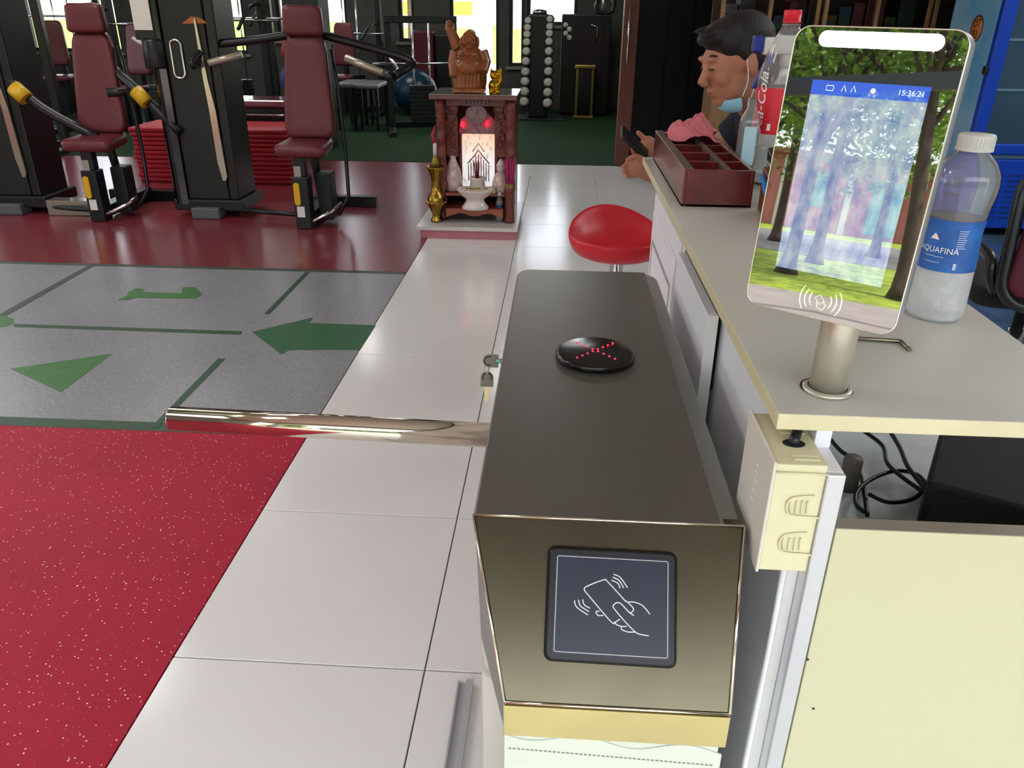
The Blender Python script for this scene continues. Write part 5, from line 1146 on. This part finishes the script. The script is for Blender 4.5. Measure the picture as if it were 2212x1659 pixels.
b = MB(); b.box(ga+.03, gb-.03, 11.835, 12.07, .05, gz-.05); b.build('glass_case', M_blackg, gs)
# dark red cushion block on the back sill, pole
cb_ = at_y(925, 80, 12.85); b = MB(); b.box(cb_.x-.22, cb_.x+.12, 12.55, 12.9, .0, 1.12); bb_ = b.build('padded_block', mat('dark_red_pad', '#5c1622', .5), bevel=.03); tag(bb_, 'tall dark red padded block against the back wall', 'pad')
b = MB(); b.box(cb_.x+.125, cb_.x+.45, 12.6, 12.9, 0, 1.08); tag(b.build('padded_block', M_blk, bevel=.03), 'tall black padded block against the back wall', 'pad')
# ================================================================== RECEPTION BACKGROUND: cabinets, fridge, chair
M_oak = mat('oak_frame', '#8c6a48', .4, var=.2, scale=8, stretch=(6, 6, 1)); M_stuff = [mat('box_'+c_, c_, .5, var=.2, scale=14) for c_ in ('#4b6f86', '#6d2f3a', '#8f9a4a', '#26364c', '#7d8b90', '#b08c50', '#3d6b58', '#8a8f96')]
col_names = ('steel blue', 'dark red', 'olive yellow', 'navy', 'grey blue', 'tan', 'dark green', 'light grey')
for k, (xa, xb, lab) in enumerate(((1.20, 1.95, 'oak framed glass cabinet of boxes behind the man'), (1.98, 2.78, 'oak framed glass cabinet of dark and yellow goods behind the terminal'), (2.80, 3.45, 'oak framed glass cabinet beside the blue fridge'))):
    cbn = thing('display_cabinet', lab, 'cabinet', ((xa+xb)/2, 7.0, 0), 0, 'glass display cabinets behind reception')
    def cbx(n_, a0, a1, b0, b1, c0, c1, m, bev=.003): b = MB(); b.box(a0, a1, b0, b1, c0, c1); return b.build(n_, m, cbn, bevel=bev)
    cbx('carcass_back', xa, xb, 7.2, 7.24, 0, 2.2, mat('cabinet_inner', '#4a4038', .6)); cbx('base_cupboard', xa, xb, 6.8, 7.2, 0, .85, M_oak)
    for s_ in (xa, xb-.03, (xa+xb)/2-.015): cbx('stile', s_, s_+.03, 6.8, 6.84, .85, 2.2, M_oak)
    for z_ in (.85, 1.22, 1.62, 2.02): cbx('shelf', xa+.03, xb-.03, 6.85, 7.2, z_, z_+.02, M_oak)
    cbx('top', xa, xb, 6.8, 7.24, 2.2, 2.25, M_oak)
    for s_ in range(2): cbx('pane', xa+.03+s_*(xb-xa)/2, xa+(xb-xa)/2*(s_+1)-.03, 6.815, 6.819, .87, 2.2, M_glass, 0)
    for sh_z in (.8705, 1.2405):
        x = xa+.05; kk = 0
        while x < xb-.14:
            w_, h_ = rnd.uniform(.06, .14), rnd.uniform(.13, .30); b = MB(); b.box(-w_/2, w_/2, 0, .18, 0, h_); ci = rnd.randrange(8); o = b.build('goods_box', M_stuff[ci], bevel=.004); o.location = (x+w_/2, 6.92, sh_z)
            tag(o, '%s goods box on the %s shelf of the cabinet %s' % (col_names[ci], 'lower' if sh_z < 1 else 'upper', ('behind the man', 'behind the terminal', 'beside the blue fridge')[k]), 'box', 'goods in the display cabinets')
            b = MB(); b.box(-w_/2+.01, w_/2-.01, -.001, 0, h_*.3, h_*.7); b.build('box_label', rnd.choice(M_stuff), o, world=False); x += w_+.015; kk += 1
FX, FY = 2.735, 5.65
fr = thing('drinks_fridge', 'tall blue drinks fridge with dark glass door', 'fridge', (FX+.35, FY+.3, 0))
M_fb = mat('fridge_blue', '#0e3fb0', .3, var=.03)
def fb(n_, a0, a1, b0, b1, c0, c1, m, bev=.006, par=None): b = MB(); b.box(a0, a1, b0, b1, c0, c1); return b.build(n_, m, par or fr, bevel=bev)
fb('cabinet', FX, FX+.72, FY+.03, FY+.68, .05, 2.05, mat('fridge_side', '#a9cfe6', .4, var=.25, scale=3, col2='#4f9fd0'))
fb('door_frame', FX, FX+.085, FY-.03, FY+.03, .55, 2.05, M_fb, .01); fb('door_frame', FX+.64, FX+.72, FY-.03, FY+.03, .55, 2.05, M_fb, .01); fb('door_frame', FX+.085, FX+.64, FY-.03, FY+.03, .55, .62, M_fb, .01); fb('door_frame', FX+.085, FX+.64, FY-.03, FY+.03, 1.95, 2.05, M_fb, .01)
fb('door_glass', FX+.085, FX+.64, FY+.0, FY+.01, .62, 1.95, mat('fridge_glass', '#2c4a60', .08, var=.15, scale=2, coat=.6), 0)
for z_ in (.95, 1.25, 1.55): fb('wire_shelf', FX+.085, FX+.64, FY-.004, FY+.0, z_, z_+.015, mat('shelf_edge', '#5d7c92', .4), .001)
gr_ = fb('grille', FX, FX+.72, FY-.02, FY+.03, .05, .52, M_fb, .01)
for r_ in range(9):
    for c_ in range(5): fb('grille_slot', FX+.05+c_*.13, FX+.15+c_*.13, FY-.0215, FY-.019, .12+r_*.036, .135+r_*.036, mat('slot_dark', '#0a2a78', .5), 0, gr_)
for x in (FX+.05, FX+.62): fb('foot', x, x+.05, FY+.05, FY+.6, 0, .05, M_blk)
fb('door_handle', FX-.02, FX+.0, FY-.03, FY+.02, 1.05, 1.10, M_blackp)
skc = at_x(2110, 62, FX); b = MB(); Ms = frame_m(skc+Vector((-.002, 0, 0)), (0, -1, 0), (-1, 0, 0))
b.lathe([(.085, 0), (.085, .002), (0, .002)], 28, M=Ms.to_3x3(), o=skc+Vector((-.001, 0, 0))); st_ = b.build('round_sticker', mat('sticker_grey', '#5c4a44', .5), fr)
b = MB(); b.lathe([(.072, 0), (.072, .002), (0, .002)], 28, M=Ms.to_3x3(), o=skc+Vector((-.0025, 0, 0))); b.build('sticker_face', mat('sticker_orange', '#c98a3a', .5, col2='#b86a3a'), st_)
text('sticker_text', 'OT', .075, mat('sticker_ink', '#4a2a1c', .5), st_, frame_m(skc+Vector((-.0055, 0, .03)), (0, -1, 0), (-1, 0, 0)), .0002)
text('sticker_text', '83', .075, mat('sticker_ink', '#4a2a1c', .5), st_, frame_m(skc+Vector((-.0055, 0, -.035)), (0, -1, 0), (-1, 0, 0)), .0002)
oc = thing('office_chair', 'black office chair with maroon mesh backrest behind the counter', 'chair', (1.78, 2.75, 0), 0)
def oc_b(n_, m, f): b = MB(); f(b); return b.build(n_, m, oc, world=False)
MBk = frame_m((.02, .0, .70), (1, -.25, 0), (-.25, -1, .2))
oc_b('backrest', mat('maroon_mesh', '#5a1c2c', .7, var=.1, scale=60), lambda b: pad(b, None, .44, .36, .42, .035, MBk))
oc_b('back_frame', M_blackp, lambda b: b.tube([MBk @ Vector((x*1.08, y*1.08, .01)) for x, y in [(p[0]*(.42), p[1]*.44) for p in rrect(1, 1, .2, 5)]], .022, 8, closed=True))
oc_b('seat', mat('black_fabric', '#17181b', .8, var=.1), lambda b: pad(b, None, .48, .46, .46, .07, frame_m((.05, .28, .42), (1, -.25, 0), (0, 0, 1))))
oc_b('gas_lift', M_chrome, lambda b: b.lathe([(.03, .08), (.03, .28), (.022, .28), (.022, .43)], 14, (.05, .28, 0)))
for k in range(5):
    a = R_(72*k+200); oc_b('base_leg', M_blackp, lambda b: b.tube([(.05, .28, .11), (.05+.3*math.cos(a), .28+.3*math.sin(a), .075)], [.028, .018], 8)); oc_b('caster', M_blackp, lambda b: b.lathe([(.0, -.018), (.028, -.018), (.028, .018), (0, .018)], 12, (.05+.31*math.cos(a), .28+.31*math.sin(a), .0285), M=Matrix.Rotation(R_(90), 3, 'X')))
oc_b('armrest', M_blackp, lambda b: b.tube(smooth_path([(-.20, .06, .50), (-.23, .06, .56), (-.23, .10, .62), (-.21, .34, .62)], 4), .02, 8))
# ================================================================== OUTDOORS
M_grass = mat('sunlit_grass', '#86982c', .9, var=.35, scale=3, bump=.6, bscale=30)
M_pave = mat('pinkish_pavement', '#958b86', .8, var=.12, scale=2)
M_road = mat('grey_road', '#6f6c6c', .85, var=.1, scale=2)
b = MB(); b.box(-90, 60, -90, 110, -.5, -.16); g = b.build('lawn', M_grass); g['kind'] = 'structure'
dirv = lambda az: Vector((math.sin(R_(az)), -math.cos(R_(az)), 0))
OT = Vector((.25, .72, 0))
# pavement outside the entrance: strip parallel to the facade, and a road beyond the lawn, seen at about az -50
nrm = dirv(-50); tng = Vector((-nrm.y, nrm.x, 0))
def strip(name, d0, d1, m, z):
    b = MB(); p = OT+nrm*d0; q = OT+nrm*d1; b.prism([p-tng*60+Vector((0, 0, -.3)), p+tng*60+Vector((0, 0, -.3)), q+tng*60+Vector((0, 0, -.3)), q-tng*60+Vector((0, 0, -.3))], (0, 0, z+.3)); o = b.build(name, m); o['kind'] = 'structure'; return o
b = MB(); b.prism([(x, y, -.3) for x, y in ((-9.4, -1.5), (20, -1.5), (20, -16), (-1.6, -16), (-16.0, 2.0), (-9.4, 2.0))], (0, 0, .145)); o = b.build('pavement', M_pave); o['kind'] = 'structure'
strip('road', 20.0, 31.0, M_road, -.15)
b = MB(); b.box(-40, 14, 13.25, 27, -.3, -.15); o = b.build('back_path', M_pave); o['kind'] = 'structure'
# pink house with teal doors
hc_ = OT+nrm*36; Mho = frame_m(hc_, tng*-1, (0, 0, 1)); ho_ = thing('pink_house', 'pink rendered house with teal shutters across the road', 'building', (hc_.x, hc_.y, -.15))
Mh = Matrix.Translation((hc_.x, hc_.y, -.15)) @ Matrix.Rotation(math.atan2(tng.y, tng.x), 4, 'Z')
def hb_(n_, a0, a1, b0, b1, c0, c1, m): b = MB(); b.box(a0, a1, b0, b1, c0, c1, Mh); return b.build(n_, m, ho_)
M_pk = mat('pink_render', '#b06a68', .8, var=.08, scale=1); M_teal = mat('teal_paint', '#4f9a94', .6, var=.1)
sgn = 1 if (Mh.to_3x3() @ Vector((0, 1, 0))).dot(nrm) > 0 else -1
def hy(a, b_): return (min(a*sgn, b_*sgn), max(a*sgn, b_*sgn))
hb_('wall', -12, 9, *hy(0, 5), 0, 3.0, M_pk); hb_('roof', -12.5, 9.5, *hy(-.6, 5.6), 3.0, 3.2, mat('roof_red', '#7d3c34', .7))
for k in range(6):
    x = -7.5+k*2.7; hb_('door' if k % 2 else 'window', x, x+1.2, *hy(-.06, .02), .15 if k % 2 else 1.0, 2.4, M_teal); hb_('pilaster', x+1.7, x+1.95, *hy(-.12, .05), 0, 2.95, mat('white_pilaster', '#cfc6c0', .7))
# unseen house row added opposite the entrance to block low sky light
sh0 = thing('added_house_row', 'long grey-green house row added to block low sky light', 'building', (2, -27, -.16))
M_sw = mat('grey_green_render', '#7f8576', .85, var=.1, scale=.8)
b = MB(); b.box(-16, 34, -31, -25, -.16, 7.2); b.build('wall', M_sw, sh0)
b = MB(); b.box(-16.4, 34.4, -31.4, -24.5, 7.2, 7.6); b.build('roof', mat('roof_red', '#7d3c34', .7), sh0)
for k in range(12):
    for z_ in (.9, 4.4): b = MB(); b.box(-14.5+k*4, -12.9+k*4, -25.06, -24.98, z_, z_+1.5); b.build('window', mat('dark_pane', '#2b343a', .2), sh0)
# dark entrance beam on two posts
pb0, pb1 = OT+dirv(-62)*8.6+Vector((0, 0, 2.20)), OT+dirv(-40)*9.6+Vector((0, 0, 2.78))
eb = thing('entrance_beam', 'dark steel beam on posts outside the entrance', 'beam', (pb0.x, pb0.y, -.15))
b = MB(); b.prism([pb0+Vector((0, 0, -.09)), pb1+Vector((0, 0, -.09)), pb1+Vector((0, 0, .09)), pb0+Vector((0, 0, .09))], nrm*.12); b.build('beam', M_gun, eb)
for p in (pb0, pb1): b = MB(); b.box(p.x-.06, p.x+.06, p.y-.06, p.y+.06, -.155, p.z-.09); b.build('post', M_gun, eb)
# trees
M_bark = mat('bark', '#4a3d32', .9, var=.3, scale=10, stretch=(1, 1, .2), bump=.6, bscale=20)
M_leaf = [mat('leaf_a', '#5c8430', .55, var=.4, scale=1.2, col2='#a3bd55'), mat('leaf_b', '#47702c', .55, var=.4, scale=1.2, col2='#7fa23c')]
for m_ in M_leaf:
    t_ = m_.node_tree; bs_ = t_.nodes['Principled BSDF']; tl = t_.nodes.new('ShaderNodeBsdfTranslucent'); ms = t_.nodes.new('ShaderNodeMixShader'); ms.inputs[0].default_value = .5
    t_.links.new(bs_.inputs['Base Color'].links[0].from_socket, tl.inputs['Color']); t_.links.new(bs_.outputs[0], ms.inputs[1]); t_.links.new(tl.outputs[0], ms.inputs[2]); t_.links.new(ms.outputs[0], t_.nodes['Material Output'].inputs[0])
def tree(pos, h, crown_r, crown_z0, nleaf, label, seed, lean=0.):
    q = random.Random(seed); t = thing('tree', label, 'tree', (pos.x, pos.y, -.16), 0, 'shade trees outside the gym'); b = MB(); top = Vector((lean, 0, h*.55))
    b.tube(smooth_path([(0, 0, -.02), (lean*.2, 0, h*.15), (lean*.5, .05, h*.35), top], 4), [r_*.62 for r_ in (.38, .26, .20, .19, .18, .17, .17, .16, .15, .14, .13, .12, .12)], 12); b.build('trunk', M_bark, t, world=False)
    tips = []
    for k in range(11):
        a = 2*math.pi*k/11+q.uniform(-.3, .3); st = Vector((lean*.6, 0, h*q.uniform(.30, .54))); en = Vector((lean+crown_r*.75*math.cos(a), crown_r*.75*math.sin(a), q.uniform(crown_z0+.4, h*.95)))
        b = MB(); mid = (st+en)/2+Vector((0, 0, .25)); b.tube(smooth_path([st, mid, en], 4), [.05, .045, .04, .035, .03, .025, .02, .015, .012], 6); b.build('branch', M_bark, t, world=False); tips += [en, mid, (mid+en)/2]
    vs = []; fs = []; mi = []
    for k in range(nleaf):
        c_ = q.choice(tips)+Vector((q.gauss(0, crown_r*.26), q.gauss(0, crown_r*.26), q.gauss(0, h*.075)))
        if c_.z < crown_z0: c_.z = crown_z0+q.random()*.7
        s_ = q.uniform(.05, .11); d = Vector((q.gauss(0, 1), q.gauss(0, 1), q.gauss(0, .6))).normalized(); u_ = d.orthogonal().normalized(); u_ = Matrix.Rotation(q.uniform(0, 6.28), 3, d) @ u_
        i = len(vs); vs += [c_-d*s_, c_+u_*s_*.5, c_+d*s_, c_-u_*s_*.5]; fs.append((i, i+1, i+2, i+3)); mi.append(k % 2)
    me = bpy.data.meshes.new('foliage'); me.from_pydata([tuple(v) for v in vs], [], fs); [me.materials.append(m) for m in M_leaf]; me.polygons.foreach_set('material_index', mi); o = bpy.data.objects.new('foliage', me); C.objects.link(o); o.parent = t; o['kind'] = 'stuff'
    return t
for k, (az, d, h, cr, cz0, nl, ln, lab) in enumerate(((-45.6, 13.4, 7.5, 3.0, 2.5, 5600, -.6, 'leaning shade tree closest to the dark entrance beam'), (-53.3, 14.6, 7.0, 2.8, 2.4, 5600, .3, 'shade tree with forked trunk on the sunny lawn'), (-51.6, 18.0, 7.5, 3.0, 2.4, 5000, 0., 'slender shade tree at the far lawn edge'), (-56.5, 17.5, 8.0, 3.2, 2.3, 5000, .2, 'broad shade tree beside the lawn'), (-48.0, 23.6, 7.5, 3.6, 1.0, 7000, 0., 'round leafy tree in front of the pink house'), (-54.5, 23.9, 8.0, 3.8, 1.0, 7000, 0., 'tall leafy tree next to the pink house'))):
    tree(OT+dirv(az)*d, h, cr, cz0, nl, lab, 20+k, ln)
# beyond the back windows: pink post, orange kiosk, hedge trees
bp = at_y(1042, 60, 15.6); pk = thing('pink_post', 'pink painted post standing outside the back window', 'post', (bp.x, 15.6, -.16))
b = MB(); b.lathe([(.24, 0), (.24, .5), (.19, .55), (.17, 3.2)], 12, (bp.x, 15.6, -.16)); b.build('shaft', mat('pale_pink', '#d8b4ae', .7, var=.1), pk)
b = MB(); b.lathe([(.30, 0), (.30, .25), (.25, .3)], 12, (bp.x, 15.6, -.16)); b.build('post_base', mat('pale_pink2', '#c99c96', .7), pk)
kk = at_y(1000, 10, 80); b = MB(); b.box(kk.x-8, kk.x+1.4, 80, 84, -.16, 4.4); ko = b.build('kiosk', mat('kiosk_wall', '#c9c4bc', .7)); tag(ko, 'pale kiosk with orange band far behind the back window', 'building')
b = MB(); b.box(kk.x-8.1, kk.x+1.5, 79.9, 84.1, 1.0, 2.1); b.build('orange_band', mat('orange_band', '#d07a34', .6), ko)
b = MB(); b.box(kk.x+3, kk.x+14, 80, 84, -.16, 4.2); k2_ = b.build('shed', mat('pale_teal', '#9fbcc0', .7)); tag(k2_, 'pale teal shed far behind the back window', 'building')
b = MB(); b.box(kk.x+2.8, kk.x+14.2, 79.8, 84.2, 4.2, 4.4); b.build('shed_roof', mat('roof_red', '#7d3c34', .7), k2_)
for k, (x, y) in enumerate(((-9.5, 21), (-7.2, 40), (6.5, 22))): tree(Vector((x, y, 0)), 7, 2.8, 2.2, 3500, ['leafy tree outside the back windows on the left', 'leafy tree outside the back windows behind the kiosk', 'leafy tree outside the back windows on the right'][k], 60+k)
